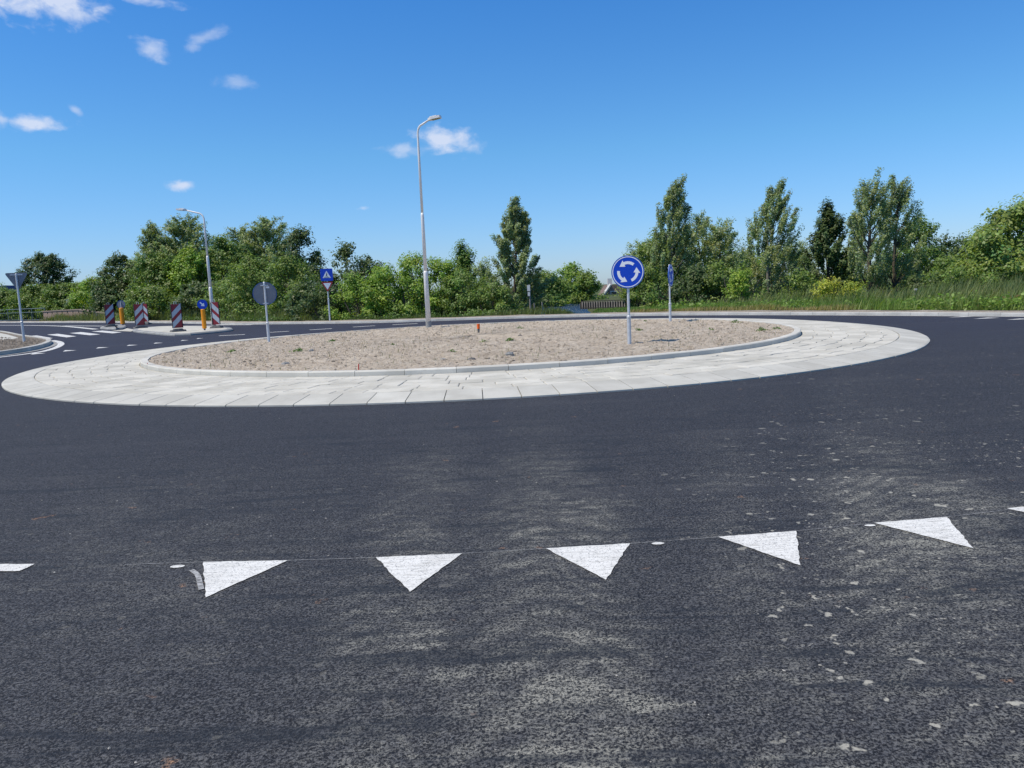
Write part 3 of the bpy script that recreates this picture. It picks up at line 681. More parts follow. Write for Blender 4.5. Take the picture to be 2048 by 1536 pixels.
GL, GR = 'trees behind the left arm of the roundabout', 'trees on the bank at the right'
# --- left
tree('alder_tree', 'dark sparse tree rising above the bushes right of the leftmost sign', 'tree', 84, 508, 124, 46, 'dark', 'round', .2, .02, 1, GL, 1.1, clump=1.1)
shrub('shrub', 'low dark bush at the left edge behind the bridge railing', 12, 582, 134, 50, 'mid', 2)
shrub('shrub', 'bush behind the brown brick parapet near its left end', 75, 572, 118, 54, 'mid', 3)
shrub('shrub', 'dense green bush behind the middle of the brick parapet', 140, 566, 112, 56, 'mid', 4)
shrub('shrub', 'light green bush beside the right end of the brick parapet', 190, 556, 104, 46, 'fresh', 5)
tree('alder_tree', 'dark leafy tree forming the left shoulder of the left wood', 'tree', 238, 512, 92, 46, 'dark', 'round', .04, 0, 6, GL, 1.1)
tree('willow_tree', 'pale grey-green pointed willow behind the paired striped beacons', 'tree', 304, 452, 92, 42, 'willow', 'spire', .1, 0, 7, GL, 1.5)
tree('willow_tree', 'tall pale willow under the head of the left street lamp', 'tree', 364, 433, 93, 52, 'willow', 'round', .08, 0, 8, GL, 1.5)
tree('leafy_tree', 'mid green tree in front of the pale willows at left', 'tree', 312, 505, 79, 58, 'mid', 'bush', .02, 0, 9, GL, 1.15)
tree('leafy_tree', 'broad bright green tree just left of the left street lamp pole', 'tree', 378, 498, 78, 48, 'fresh', 'bush', .02, 0, 10, GL, .9)
tree('leafy_tree', 'mid green tree just right of the left street lamp pole', 'tree', 442, 476, 80, 44, 'mid', 'round', .02, 0, 11, GL, 1.1)
tree('willow_tree', 'pale willow with a notched top left of the tallest ragged tree', 'tree', 484, 456, 90, 42, 'willow', 'round', .08, 0, 12, GL, 1.5)
tree('willow_tree', 'high pale willow behind the sign seen from its back', 'tree', 532, 436, 90, 46, 'willow', 'round', .06, 0, 13, GL, 1.5)
tree('leafy_tree', 'dense green tree standing behind the sign seen from its back', 'tree', 500, 515, 62, 56, 'mid', 'bush', .02, 0, 14, GL, 1.1)
tree('alder_tree', 'ragged dark tree with a leaning top right of the pale willows', 'tree', 596, 456, 76, 40, 'dark', 'round', .12, .05, 15, GL, .8, clump=1.15)
tree('alder_tree', 'dark green tree filling the gap left of the crossing sign', 'tree', 572, 515, 58, 50, 'mid', 'bush', .02, 0, 16, GL, 1.2)
tree('alder_tree', 'small dark tree just left of the crossing sign', 'tree', 630, 530, 62, 26, 'dark', 'round', .06, 0, 17, GL, 1.0)
tree('alder_tree', 'dark open tree above the crossing sign', 'tree', 690, 490, 64, 40, 'dark', 'round', .15, 0, 18, GL, .8, clump=1.1)
tree('alder_tree', 'smaller dark open tree right of the crossing sign', 'tree', 738, 514, 64, 30, 'dark', 'round', .2, 0, 19, GL, .8)
# --- willow scrub in the middle
GM = 'willow bushes behind the far kerb'
shrub('willow_bush', 'fresh green willow bush right beside the crossing sign post', 712, 548, 49, 42, 'fresh', 20, GM)
shrub('willow_bush', 'dark undergrowth bush behind the crossing sign post', 652, 575, 50, 44, 'dark', 21)
shrub('willow_bush', 'bright willow bush two bushes left of the tall lamp post', 765, 530, 49, 46, 'fresh', 22, GM)
shrub('willow_bush', 'bright full willow bush just left of the tall lamp post', 822, 512, 49, 46, 'fresh', 23, GM)
shrub('willow_bush', 'bright willow bush just right of the tall lamp post', 878, 516, 49, 46, 'fresh', 24, GM)
tree('young_conifer', 'darker pointed treetop between tall lamp post and poplar', 'tree', 922, 493, 60, 36, 'mid', 'spire', .05, 0, 25, None, 1.3)
shrub('willow_bush', 'leafy green bush below the darker pointed treetop', 925, 545, 47.5, 48, 'mid', 26, GM)
shrub('willow_bush', 'pale feathery bush touching the left side of the poplar', 966, 528, 50, 36, 'willow', 27, GM)
shrub('willow_bush', 'low dark bush at the foot of the poplar', 985, 572, 46.5, 44, 'mid', 28, GM)
tree('poplar_tree', 'tall slender pointed poplar standing alone left of the canal', 'tree', 1027, 405, 50, 46, 'silver', 'spire', .03, .02, 29, None, 2.2)
shrub('willow_bush', 'shaded bush right of the poplar foot by the canal post', 1062, 556, 54, 34, 'dark', 30, GM)
tree('leafy_tree', 'green round tree on the left canal bank behind the canal post', 'tree', 1092, 543, 80, 44, 'mid', 'bush', .0, 0, 31, 'trees on the canal bank', 1.2, base_z=-.7)
tree('leafy_tree', 'bright green pointed tree overhanging the canal water', 'tree', 1140, 530, 88, 40, 'fresh', 'bush', .0, 0, 32, 'trees on the canal bank', 1.1, base_z=-.7)
tree('leafy_tree', 'darker tree on the canal bank next to the house gable', 'tree', 1172, 546, 86, 24, 'mid', 'bush', .0, 0, 33, 'trees on the canal bank', 1.2, base_z=-.7)
# --- right
tree('leafy_tree', 'pale round tree behind the large blue roundabout sign', 'tree', 1284, 484, 66, 38, 'willow', 'round', .03, 0, 40, GR, 1.0)
tree('leafy_tree', 'broad green tree under the first windswept poplar', 'tree', 1318, 468, 58, 50, 'mid', 'bush', .02, 0, 41, GR, 1.5)
tree('poplar_tree', 'windswept poplar directly above the edge-on sign', 'tree', 1350, 366, 56, 52, 'silver', 'poplar', .10, .07, 42, GR, 1.2, bark='twig')
tree('leafy_tree', 'round pale-green tree touching the first windswept poplar', 'tree', 1398, 432, 60, 42, 'willow', 'round', .05, 0, 43, GR, 1.4)
tree('leafy_tree', 'round yellowish-green tree midway between the two left poplars', 'tree', 1440, 444, 57, 44, 'willow', 'round', .03, 0, 44, GR, 1.5)
shrub('shrub', 'fresh green bush low between the two left poplars', 1484, 545, 46, 30, 'fresh', 45)
tree('leafy_tree', 'small green tree filling the low gap before the middle poplar', 'tree', 1500, 508, 64, 34, 'fresh', 'bush', .02, 0, 46, GR, 1.0)
tree('poplar_tree', 'windswept poplar leaning right in the middle of the right bank', 'tree', 1553, 365, 50, 60, 'silver', 'poplar', .06, .09, 47, GR, 1.25, bark='twig')
tree('leafy_tree', 'green tree right of the middle windswept poplar', 'tree', 1608, 490, 60, 34, 'willow', 'bush', .02, 0, 48, GR, 1.0)
tree('dark_tree', 'dark conical tree between the middle and the forked poplar', 'tree', 1657, 414, 56, 46, 'dark', 'spire', .04, 0, 49, GR, 2.0)
shrub('shrub', 'yellow-green low bush in front of the dark conical tree', 1672, 556, 41, 50, 'yellow', 50)
tree('leafy_tree', 'thin pale treetop just left of the forked poplar', 'tree', 1712, 420, 64, 20, 'silver', 'round', .3, 0, 51, GR, .8)
tree('poplar_tree', 'left stem of the forked poplar with a visible leaning trunk', 'tree', 1750, 347, 47, 52, 'silver', 'poplar', .20, .05, 52, GR, 1.15, bark='bark')
tree('poplar_tree', 'right and shorter stem of the forked poplar', 'tree', 1795, 360, 49, 52, 'silver', 'poplar', .12, .01, 53, GR, 1.15, bark='bark')
tree('leafy_tree', 'green tree on the right shoulder of the forked poplar', 'tree', 1838, 436, 56, 46, 'mid', 'bush', .02, 0, 54, GR, 1.4)
tree('alder_tree', 'thin dark tree in the dip right of the forked poplar', 'tree', 1884, 474, 62, 26, 'dark', 'round', .15, 0, 55, GR, .8)
tree('alder_tree', 'second thin dark tree beside the big yellowish tree', 'tree', 1926, 468, 62, 30, 'dark', 'round', .1, 0, 56, GR, .8)
tree('leafy_tree', 'low green tree in the dip left of the big yellowish tree', 'tree', 1900, 515, 52, 56, 'mid', 'bush', .02, 0, 57, GR, 1.1)
tree('chestnut_tree', 'big rounded yellowish-green tree at the right edge', 'tree', 2058, 404, 42, 104, 'chestnut', 'bush', .02, 0, 58, GR, 1.7, clump=1.1)
tree('leafy_tree', 'lower left lobe tree in front of the big yellowish tree', 'tree', 1985, 462, 41, 46, 'chestnut', 'bush', .02, 0, 59, GR, 1.5)
shrub('shrub', 'dark bush right of the forked poplar trunk', 1850, 550, 46, 40, 'dark', 60)
shrub('shrub', 'mid green bush right of the middle windswept poplar foot', 1605, 548, 44, 36, 'mid', 61)
shrub('shrub', 'shaded bush behind the edge-on sign post', 1390, 540, 50, 46, 'dark', 62)
shrub('shrub', 'low shaded bush between the left street lamp and the round sign back', 470, 560, 68, 60, 'mid', 80)
shrub('shrub', 'dark low bush behind the rightmost striped beacon', 400, 560, 70, 56, 'dark', 81)
shrub('shrub', 'green low bush behind the paired striped beacons', 300, 575, 74, 60, 'mid', 82)
shrub('shrub', 'dark low bush below the left shoulder of the left wood', 226, 575, 90, 46, 'dark', 83)
shrub('shrub', 'dark thicket left of the crossing sign', 612, 570, 52, 46, 'dark', 84)
shrub('shrub', 'shady bush behind the pole of the large blue sign', 1290, 540, 52, 44, 'mid', 85)
shrub('shrub', 'green bush directly left of the middle windswept poplar', 1440, 530, 50, 44, 'mid', 86)
shrub('shrub', 'shady bush directly behind the middle windswept poplar foot', 1548, 535, 52, 48, 'dark', 87)
shrub('shrub', 'bush below the big yellowish tree in the dip', 1945, 535, 40, 50, 'mid', 88)
# --- woods that read as one mass
def wood(name, label, prof, Y0, Y1, kind, seed, n, h_scale=1.0):
    r = np.random.RandomState(seed); Qs = []; Cs = []; xs = [p[0] for p in prof]; ys = [p[1] for p in prof]
    for i in range(n):
        px = xs[0]+(xs[-1]-xs[0])*(i+r.rand())/n; Y = r.uniform(Y0, Y1); top = np.interp(px, xs, ys)+r.uniform(-4, 12); p = at(px, top, Y); g = -.06
        H = p[2]-g; k = kind[r.randint(len(kind))]; W = H*r.uniform(.30, .5)
        Q, c, _, _ = crown(r, H, W, 0.05, 'bush', k, 0, .55, depth=1.6, clump=1.3, Y=Y)
        Q = Q+np.array([p[0], Y, g]); Qs.append(Q); Cs.append(c)
    tag(quads(name, np.concatenate(Qs), A['leaf'], np.concatenate(Cs)), label, kind='stuff')
wood('left_woodland', 'mass of trees behind the left arm', [(-80, 590), (60, 574), (200, 566), (260, 530), (330, 490), (560, 492), (640, 545), (760, 552)], 132, 146, ['mid', 'dark', 'mid'], 70, 20)
wood('middle_woodland', 'mass of scrub behind the willow bushes', [(640, 560), (800, 545), (950, 550), (1050, 560)], 60, 66, ['mid', 'dark'], 71, 14)
wood('right_woodland', 'mass of trees behind the right bank', [(1310, 530), (1400, 490), (1600, 500), (1700, 490), (1860, 505), (2000, 480), (2160, 470)], 60, 72, ['mid', 'dark', 'mid'], 72, 24)
wood('far_woodland', 'distant tree line beyond the canal', [(1040, 575), (1110, 566), (1180, 562), (1200, 604), (1262, 604), (1266, 604)], 100, 112, ['mid', 'dark'], 73, 16)
# --- grass, reeds and weeds
def blades(name, label, pts, hts, cols, r, width=.02, bend=.35):
    n = len(pts); a = r.rand(n)*6.283; w = width*(.6+.8*r.rand(n)); side = np.stack([np.cos(a)*w, np.sin(a)*w, 0*a], 1)
    d = r.normal(size=(n, 3))*.22; d[:, 0] += bend*.5; d[:, 2] = 0; tip = pts+np.stack([0*a, 0*a, hts], 1)+d*hts[:, None]
    mid = pts+(tip-pts)*.55+np.stack([0*a, 0*a, hts*.08], 1)
    Q = np.stack([pts-side, pts+side, mid+side*.7, tip, mid-side*.7], 1)
    return tag(quads(name, Q, A['leaf'], cols, n=5), label, kind='stuff')
r = np.random.RandomState(31); NP = resample(north, .3); NN = normals(NP)*-1
def band(x_lo, x_hi, o0, o1, n, hmin, hmax, patch=1.0, tall_gain=0.0):
    out = []; sel = np.where((NP[:, 0] > x_lo) & (NP[:, 0] < x_hi))[0]; i = sel[r.randint(0, len(sel), n)]; o = o0+(o1-o0)*r.rand(n)
    p = NP[i]+NN[i]*o[:, None]+r.normal(size=(n, 2))*.1; clumps = vnoise(p[:, 0]*patch, p[:, 1]*patch, 5)
    h = (hmin+(hmax-hmin)*np.clip(clumps*1.1, 0, 1))*(.6+.6*r.rand(n))*(1+tall_gain*(o-o0)); z = np.maximum(gz(p[:, 0], p[:, 1]), np.interp(o, [0, 2, 4], [.13, .13, -.06]))
    can = canal(p[:, 0], p[:, 1]); k = can < .25
    return np.stack([p[:, 0], p[:, 1], z], 1)[k], h[k], clumps[k]
def gcol(n, a, b, mixv):
    m1 = np.clip(mixv+r.normal(size=n)*.15, 0, 1)[:, None]; return (np.array(a)*(1-m1)+np.array(b)*m1)*(.7+.6*r.rand(n))[:, None]
def thin_by(p, h, k, f):
    q = r.rand(len(p)) < f; return p[q], h[q], k[q]
p, h, k = band(5.2, 60, 1.7, 8, 42000, .08, .62, .8, .05); h *= np.interp(p[:, 0], [5, 14, 20], [.75, .8, 1.1])
blades('verge_grass', 'long grass on the right bank behind the sandy verge', p, h, gcol(len(p), (.13, .24, .035), (.23, .29, .08), vnoise(p[:, 0]*.5, p[:, 1]*.9, 17)), r, .014, .5)
p, h, k = band(4.5, 60, 5, 15, 42000, .35, 1.25, .35); h *= np.interp(p[:, 0], [4, 10, 14, 20, 30], [.5, .55, .75, 1.15, 1.3]); p, h, k = thin_by(p, h, k, np.clip(vnoise(p[:, 0]*.28, p[:, 1]*.28, 4)*1.6-.1, .15, 1))
blades('reeds', 'tall reeds below the poplars on the right bank', p, h, gcol(len(p), (.12, .20, .055), (.25, .27, .12), vnoise(p[:, 0]*.6, p[:, 1]*.6, 27)), r, .017, .5)
p, h, k = band(-60, -17, 2.6, 9, 16000, .3, 1.2, .4)
blades('left_grass', 'long grass behind the far kerb left of the crossing sign', p, h, gcol(len(p), (.09, .16, .035), (.22, .23, .10), k), r, .018)
p, h, k = band(-15, 2.0, 2.0, 4, 5000, .05, .5, .5); h *= np.clip(vnoise(p[:, 0]*.45, p[:, 1]*.1, 44)*2-.6, .1, 1.2)
blades('middle_grass', 'short grass under the willow bushes', p, h, gcol(len(p), (.09, .15, .035), (.17, .19, .07), k), r, .014)
p, h, k = band(5.2, 12.5, 1.5, 3.4, 5200, .08, .28, .6)
blades('dry_grass', 'dry ochre grass patch behind the kerb right of the large blue sign', p, h, gcol(len(p), (.36, .27, .13), (.30, .28, .10), k), r, .014, .5)
pw = wpt_ = np.array([at(86, 600, 106)[:2], at(254, 600, 80)[:2]]); t_ = r.rand(2600); q_w = pw[0]+(pw[1]-pw[0])*t_[:, None]+np.stack([r.normal(size=2600)*.5, -.6-r.rand(2600)*1.5], 1)
kw = vnoise(q_w[:, 0]*.6, q_w[:, 1]*.6, 3); q_w = q_w[kw > .45]
blades('wall_weeds', 'dry weeds growing along the foot of the brick parapet', np.stack([q_w[:, 0], q_w[:, 1], 0*q_w[:, 0]], 1), .15+.6*r.rand(len(q_w))**2, gcol(len(q_w), (.14, .19, .05), (.32, .27, .15), r.rand(len(q_w))), r, .03)
n = 5000; xg = r.uniform(5.2, 13, n); yg = r.uniform(44, 51.5, n); kg = canal(xg, yg) < .35
bank = np.stack([xg, yg, gz(xg, yg)], 1)[kg]
blades('bank_grass', 'green grass on the bank below the quay fence', bank, .03+.10*r.rand(len(bank)), gcol(len(bank), (.12, .22, .04), (.2, .27, .08), r.rand(len(bank))), r, .03)
# low broad-leaved plants along the verge
p, h, k = band(6.3, 60, 1.7, 6.5, 44000, .08, .62, .7)
sel = k > .42+.10*r.rand(len(k)); p = p[sel]; h = h[sel]; p[:, 2] += h*r.rand(len(p)); n = len(p)
tag(quads('low_weeds', leaf_quads(p, np.array([-.1, -.3, .9])+r.normal(size=(n, 3))*.5, .05+.05*r.rand(n), r, .6), A['leaf'], gcol(n, (.14, .26, .035), (.22, .31, .06), r.rand(n))), 'bright low broad-leaved weeds fringing the sandy verge', kind='stuff')
p, h, k = band(-30, 2.0, 2.2, 4.2, 6000, .1, .4, 1.3)
p = p[k > .5]; h = h[k > .5]; p[:, 2] += h*r.rand(len(p)); n = len(p)
tag(quads('shade_weeds', leaf_quads(p, np.array([-.1, -.3, .9])+r.normal(size=(n, 3))*.5, .05+.05*r.rand(n), r, .6), A['leaf'], gcol(n, (.08, .15, .03), (.12, .19, .04), r.rand(n))), 'low weeds under the willow bushes by the far kerb', kind='stuff')
# seedlings on the central island
n = 3800; ra = 8.7*np.sqrt(r.rand(n)); aa = r.rand(n)*6.283; x = C[0]+ra*np.cos(aa); y = C[1]+ra*np.sin(aa); kk = vnoise(x*.9, y*.9, 8)+r.rand(n)*.35; x, y = x[kk > .72], y[kk > .72]; n = len(x)
blades('seedlings', 'thin dry seedlings sprouting in the central soil', np.stack([x, y, soil_z(x, y)-.01], 1), .03+.10*r.rand(n)**2, gcol(n, (.16, .19, .08), (.33, .28, .17), r.rand(n)), r, .006, .1)
weeds = [(596, 706, .10, 'small green weed right of the sign seen from its back'), (664, 684, .08, 'small weed on the soil left of the tall lamp post'), (1040, 659, .12, 'bright green weed near the far rim right of the orange stake'),
         (968, 687, .10, 'spreading green weed below the orange stake'), (1020, 685, .07, 'little grey-green weed right of the weed below the orange stake'), (905, 706, .09, 'upright weed in the near middle of the soil'),
         (465, 705, .08, 'small weed towards the left end of the soil'), (784, 692, .06, 'tiny dark weed at the middle of the soil'), (1181, 648, .07, 'weed on the far rim left of the large blue sign'),
         (1275, 663, .09, 'weed just right of the large blue sign pole'), (1290, 643, .09, 'low weed beside the edge-on sign'), (1420, 661, .10, 'weed in the right half of the soil'), (1522, 662, .10, 'upright weed near the right tip of the soil'), (1553, 659, .11, 'tuft of green at the right tip by the kerb'),
         (1470, 645, .13, 'taller grey weed on the far rim at right')]
for i, (px, py, s, lab) in enumerate(weeds):
    q = ground_at(px, py, .2); o_ = empty('weed', (q[0], q[1], float(soil_z(q[0], q[1]))-.01)); tag(o_, lab, 'weed', 'weeds on the central island')
    n = 60; rr_ = np.random.RandomState(300+i); P = rr_.normal(size=(n, 3))*np.array([s, s, .0])*.8; P[:, 2] = rr_.rand(n)*s*.9*np.exp(-(np.hypot(P[:, 0], P[:, 1])/s/1.2)**2)
    quads('leaves', leaf_quads(P, np.array([0, -.2, .8])+rr_.normal(size=(n, 3))*.6, .02+.025*rr_.rand(n), rr_, .5), A['leaf'], gcol(n, (.10, .19, .04), (.16, .24, .07), rr_.rand(n)), o_)
    m_ = MB()
    for k in range(5): a = k*1.26; m_.tube([(0, 0, -.01), (s*.5*math.cos(a), s*.5*math.sin(a), s*.5)], [.004, .002], 4)
    m_.build('stem', A['twig'], o_)
# stones lying on the soil
for i, (px, py, s, lab) in enumerate([(1019, 712, .10, 'grey stone in the near right of the soil'), (944, 722, .09, 'dark stone close to the near kerb'), (886, 719, .07, 'pale stone left of the dark stone near the kerb'),
                                      (366, 702, .12, 'pale rubble lump on the left rim of the soil'), (623, 705, .07, 'dark clod right of the sign seen from its back'), (1040, 676, .06, 'small dark stone right of the orange stake'), (571, 728, .10, 'dark clod at the near left of the soil')]):
    q = ground_at(px, py, .2); z = float(soil_z(q[0], q[1])); rs = np.random.RandomState(50+i)
    vs = []; nu, nv = 8, 5
    for v in range(nv):
        for u in range(nu):
            th = math.pi*v/(nv-1); ph = 2*math.pi*u/nu; k = rs.uniform(.75, 1.15); vs.append((s*k*math.sin(th)*math.cos(ph), s*.7*k*math.sin(th)*math.sin(ph), s*.5*k*math.cos(th)))
    m_ = MB(); m_.add(vs, [(v*nu+u, (v+1)*nu+u, (v+1)*nu+(u+1) % nu, v*nu+(u+1) % nu) for v in range(nv-1) for u in range(nu)])
    o_ = tag(m_.build('stone', A['greykerb'] if i % 2 == 0 else A['rubber']), lab, 'stone', 'stones lying on the central soil'); o_.location = (q[0], q[1], z+s*.2)

# ------------------------------------------------------------------ signs
def face_frame(center, heading):
    """heading = direction the sign face looks towards (2-D)"""
    h = np.array([heading[0], heading[1], 0.0]); h /= np.linalg.norm(h); up = np.array([0, 0, 1.0]); ex = np.cross(up, h)
    return (np.array(center, float), ex, up, h)
def circ(rad, n=48): return [(rad*math.cos(2*math.pi*k/n), rad*math.sin(2*math.pi*k/n)) for k in range(n)]
def ringmesh(m_, fr, r0, r1, z0, z1, n=48):
    o, ex, ey, en = fr; vs = [o+ex*rr*math.cos(2*math.pi*k/n)+ey*rr*math.sin(2*math.pi*k/n)+en*z for rr, z in ((r1, z0), (r1, z1), (r0, z1), (r0, z0)) for k in range(n)]
    m_.add(vs, [(i*n+k, i*n+(k+1) % n, ((i+1) % 4)*n+(k+1) % n, ((i+1) % 4)*n+k) for i in range(4) for k in range(n)]); return m_
def post(parent, H, r0=.045, r1=.030, hs=.62, name='pole', m='galv'):
    m_ = MB(); m_.tube([(0, 0, -.15), (0, 0, hs-.03), (0, 0, hs), (0, 0, hs+.03), (0, 0, hs+.05), (0, 0, H)], [r0, r0, r0*1.12, r0*1.12, r1, r1], 14); m_.build(name, A[m], parent, smooth=False)
    m_ = MB(); m_.tube([(0, 0, H), (0, 0, H+.02)], [r1*1.1, r1*.6], 12); m_.build('pole_cap', A[m], parent)
def arrow_arc(a0, a1, rm, hw, head, hb):
    """curved arrow running counter-clockwise from a0 to a1 (degrees), arrowhead over the last `head` degrees"""
    A0 = [math.radians(a0+(a1-head-a0)*k/8) for k in range(9)]
    outer = [((rm+hw)*math.cos(a), (rm+hw)*math.sin(a)) for a in A0]; inner = [((rm-hw)*math.cos(a), (rm-hw)*math.sin(a)) for a in A0]
    ab = math.radians(a1-head); at_ = math.radians(a1)
    return outer+[((rm+hb)*math.cos(ab), (rm+hb)*math.sin(ab)), (rm*1.06*math.cos(at_), rm*1.06*math.sin(at_)), ((rm-hb)*math.cos(ab), (rm-hb)*math.sin(ab))]+inner[::-1]
def roundabout_sign(base, H, heading, label, rad=.365):
    o_ = empty('roundabout_sign', base); tag(o_, label, 'traffic sign', 'blue roundabout signs on the central island')
    post(o_, H+rad*.98)
    fr = face_frame(np.array([0, 0, H])+np.array([*(np.array(heading)/np.linalg.norm(heading)), 0])*.055, heading)
    m_ = MB(); m_.plate(circ(rad), fr, -.012, .0); m_.build('sign_plate', A['signback'], o_)
    m_ = MB(); ringmesh(m_, fr, rad-.004, rad+.006, -.022, .004); m_.build('rim', A['bluerim'], o_)
    m_ = MB(); m_.plate(circ(rad-.005), fr, .0005, .002); m_.build('blue_face', A['signblue'], o_)
    m_ = MB(); ringmesh(m_, fr, rad*.905, rad*.955, .001, .004); m_.build('white_ring', A['signwhite'], o_)
    for a0, a1 in ((50, 146), (172, 266), (292, 386)):
        P = [(x*rad, y*rad) for x, y in arrow_arc(a0, a1, .57, .088, 33, .215)]; m_ = MB(); m_.plate(P, fr, .001, .0045); m_.build('arrow', A['signwhite'], o_)
    for dz in (rad*.72, -rad*.86):
        m_ = MB(); q = fr[0]-fr[3]*.028+np.array([0, 0, dz]); ang = math.atan2(fr[1][1], fr[1][0]); m_.box(q, (.24 if dz > 0 else .18, .03, .035), ang); m_.box(np.array([0, 0, H+dz]), (.085, .085, .04), ang); m_.build('bracket', A['galv'], o_)
    return o_, fr
b1 = ground_at(1259, 688, .2); s1, _ = roundabout_sign((b1[0], b1[1], .19), 1.66, (-b1[0]*.9, -b1[1]), 'large blue roundabout sign with three white arrows facing the viewer')
b2 = ground_at(1340.5, 643.5, .2); roundabout_sign((b2[0], b2[1], .19), 1.60, (.907, -.42), 'blue roundabout sign seen nearly edge-on at the right')
b3 = ground_at(538, 684.5, .2); s3, fr3 = roundabout_sign((b3[0], b3[1], .19), 1.58, (-.40, .92), 'round sign at the left seen from its grey back')
m_ = MB(); q = fr3[0]-fr3[3]*.0145+fr3[1]*(-.10)+np.array([0, 0, .2]); m_.box(q, (.10, .004, .06), math.atan2(fr3[1][1], fr3[1][0])); m_.build('sticker', A['signwhite'], s3)

def tri(s): return [(-s, s*.578), (0, -s*1.155), (s, s*.578)]
def rtri(s, r_=.12):
    P = tri(s); out = []
    for i in range(3):
        a, b, c = np.array(P[i-1]), np.array(P[i]), np.array(P[(i+1) % 3])
        for k in range(4):
            t = k/3; p = (b+(a-b)*r_)*(1-t)**2+2*b*t*(1-t)+(b+(c-b)*r_)*t*t; out.append(tuple(p))
    return out
def yield_parts(o_, fr, s):
    m_ = MB(); m_.plate(rtri(s), fr, -.015, 0); m_.build('yield_plate', A['signback'], o_)
    m_ = MB(); m_.plate(rtri(s*.995), fr, .0005, .002); m_.build('red_border', A['signred'], o_)
    m_ = MB(); m_.plate(rtri(s*.66, .06), fr, .001, .004); m_.build('white_field', A['signwhite'], o_)
# crossing + give-way sign on the far side
b = ground_at(660, 641, .13); Yd = b[1]; sc = Yd/FOCAL
o_ = empty('crossing_sign', (b[0], b[1], .1)); tag(o_, 'blue pedestrian crossing sign above a red-edged give-way triangle on one post', 'traffic sign')
top = at(656, 536, Yd)[2]; post(o_, top-.12, .05, .036, .0+(641-598)*sc)
hd = (-b[0]*.55, -b[1]); f0 = face_frame((0, 0, 0), hd)
sqc = at(656, 549.5, Yd)[2]-.1; hs_ = 12.0*sc
fr = (np.array([0, 0, sqc])+f0[3]*.06, f0[1], f0[2], f0[3])
rs_ = [(-hs_*.9, -hs_), (hs_*.9, -hs_), (hs_, -hs_*.9), (hs_, hs_*.9), (hs_*.9, hs_), (-hs_*.9, hs_), (-hs_, hs_*.9), (-hs_, -hs_*.9)]
m_ = MB(); m_.plate(rs_, fr, -.015, 0); m_.build('square_plate', A['signback'], o_)
m_ = MB(); m_.plate([(x*.995, y*.995) for x, y in rs_], fr, .0005, .002); m_.build('blue_face', A['signblue'], o_)
m_ = MB(); T = hs_*.66
m_.plate([(-T, -T*.78), (T, -T*.78), (0, T*1.0)], fr, .001, .004); m_.build('white_triangle', A['signwhite'], o_)
m_ = MB()
def pl(P): m_.plate([(x*T, y*T) for x, y in P], fr, .003, .006)
pl([(.07*math.cos(a), .48+.07*math.sin(a)) for a in np.linspace(0, 6.283, 9)[:-1]]); pl([(-.10, .0), (.08, .0), (.10, .38), (-.06, .38)]); pl([(-.26, -.50), (-.14, -.50), (.05, .02), (-.10, .02)]); pl([(.14, -.50), (.26, -.50), (.08, .02), (-.06, .02)]); pl([(.06, .34), (.25, .10), (.19, .06), (.02, .22)])
for k in range(5): x0 = -.66+k*.27; pl([(x0, -.74), (x0+.14, -.74), (x0+.18, -.54), (x0+.04, -.54)])
m_.build('walking_figure', A['signblack'], o_)
yc = at(658, 570.5, Yd)[2]-.1; yield_parts(o_, (np.array([0, 0, yc])+f0[3]*.06, f0[1], f0[2], f0[3]), 11.6*sc)
# give-way sign at the left, seen from behind
b = ground_at(48.5, 684, .12); sc = b[1]/FOCAL
o_ = empty('give_way_sign', (b[0], b[1], .08)); tag(o_, 'give-way triangle at the left edge seen from behind on a grey post', 'traffic sign')
tp = at(36, 548, b[1])[2]-.08; post(o_, tp, .055, .042, (684-643)*sc)
f0 = face_frame((0, 0, 0), (-.35, 1)); yc = at(37, 557.5, b[1])[2]-.08; fry = (np.array([0, 0, yc])+f0[3]*.06, f0[1], f0[2], f0[3]); yield_parts(o_, fry, 20.5*sc)
m_ = MB(); m_.box(np.array([0, 0, yc+.18])+f0[3]*.03, (.5, .03, .04), math.atan2(f0[1][1], f0[1][0])); m_.build('bracket', A['galv'], o_)

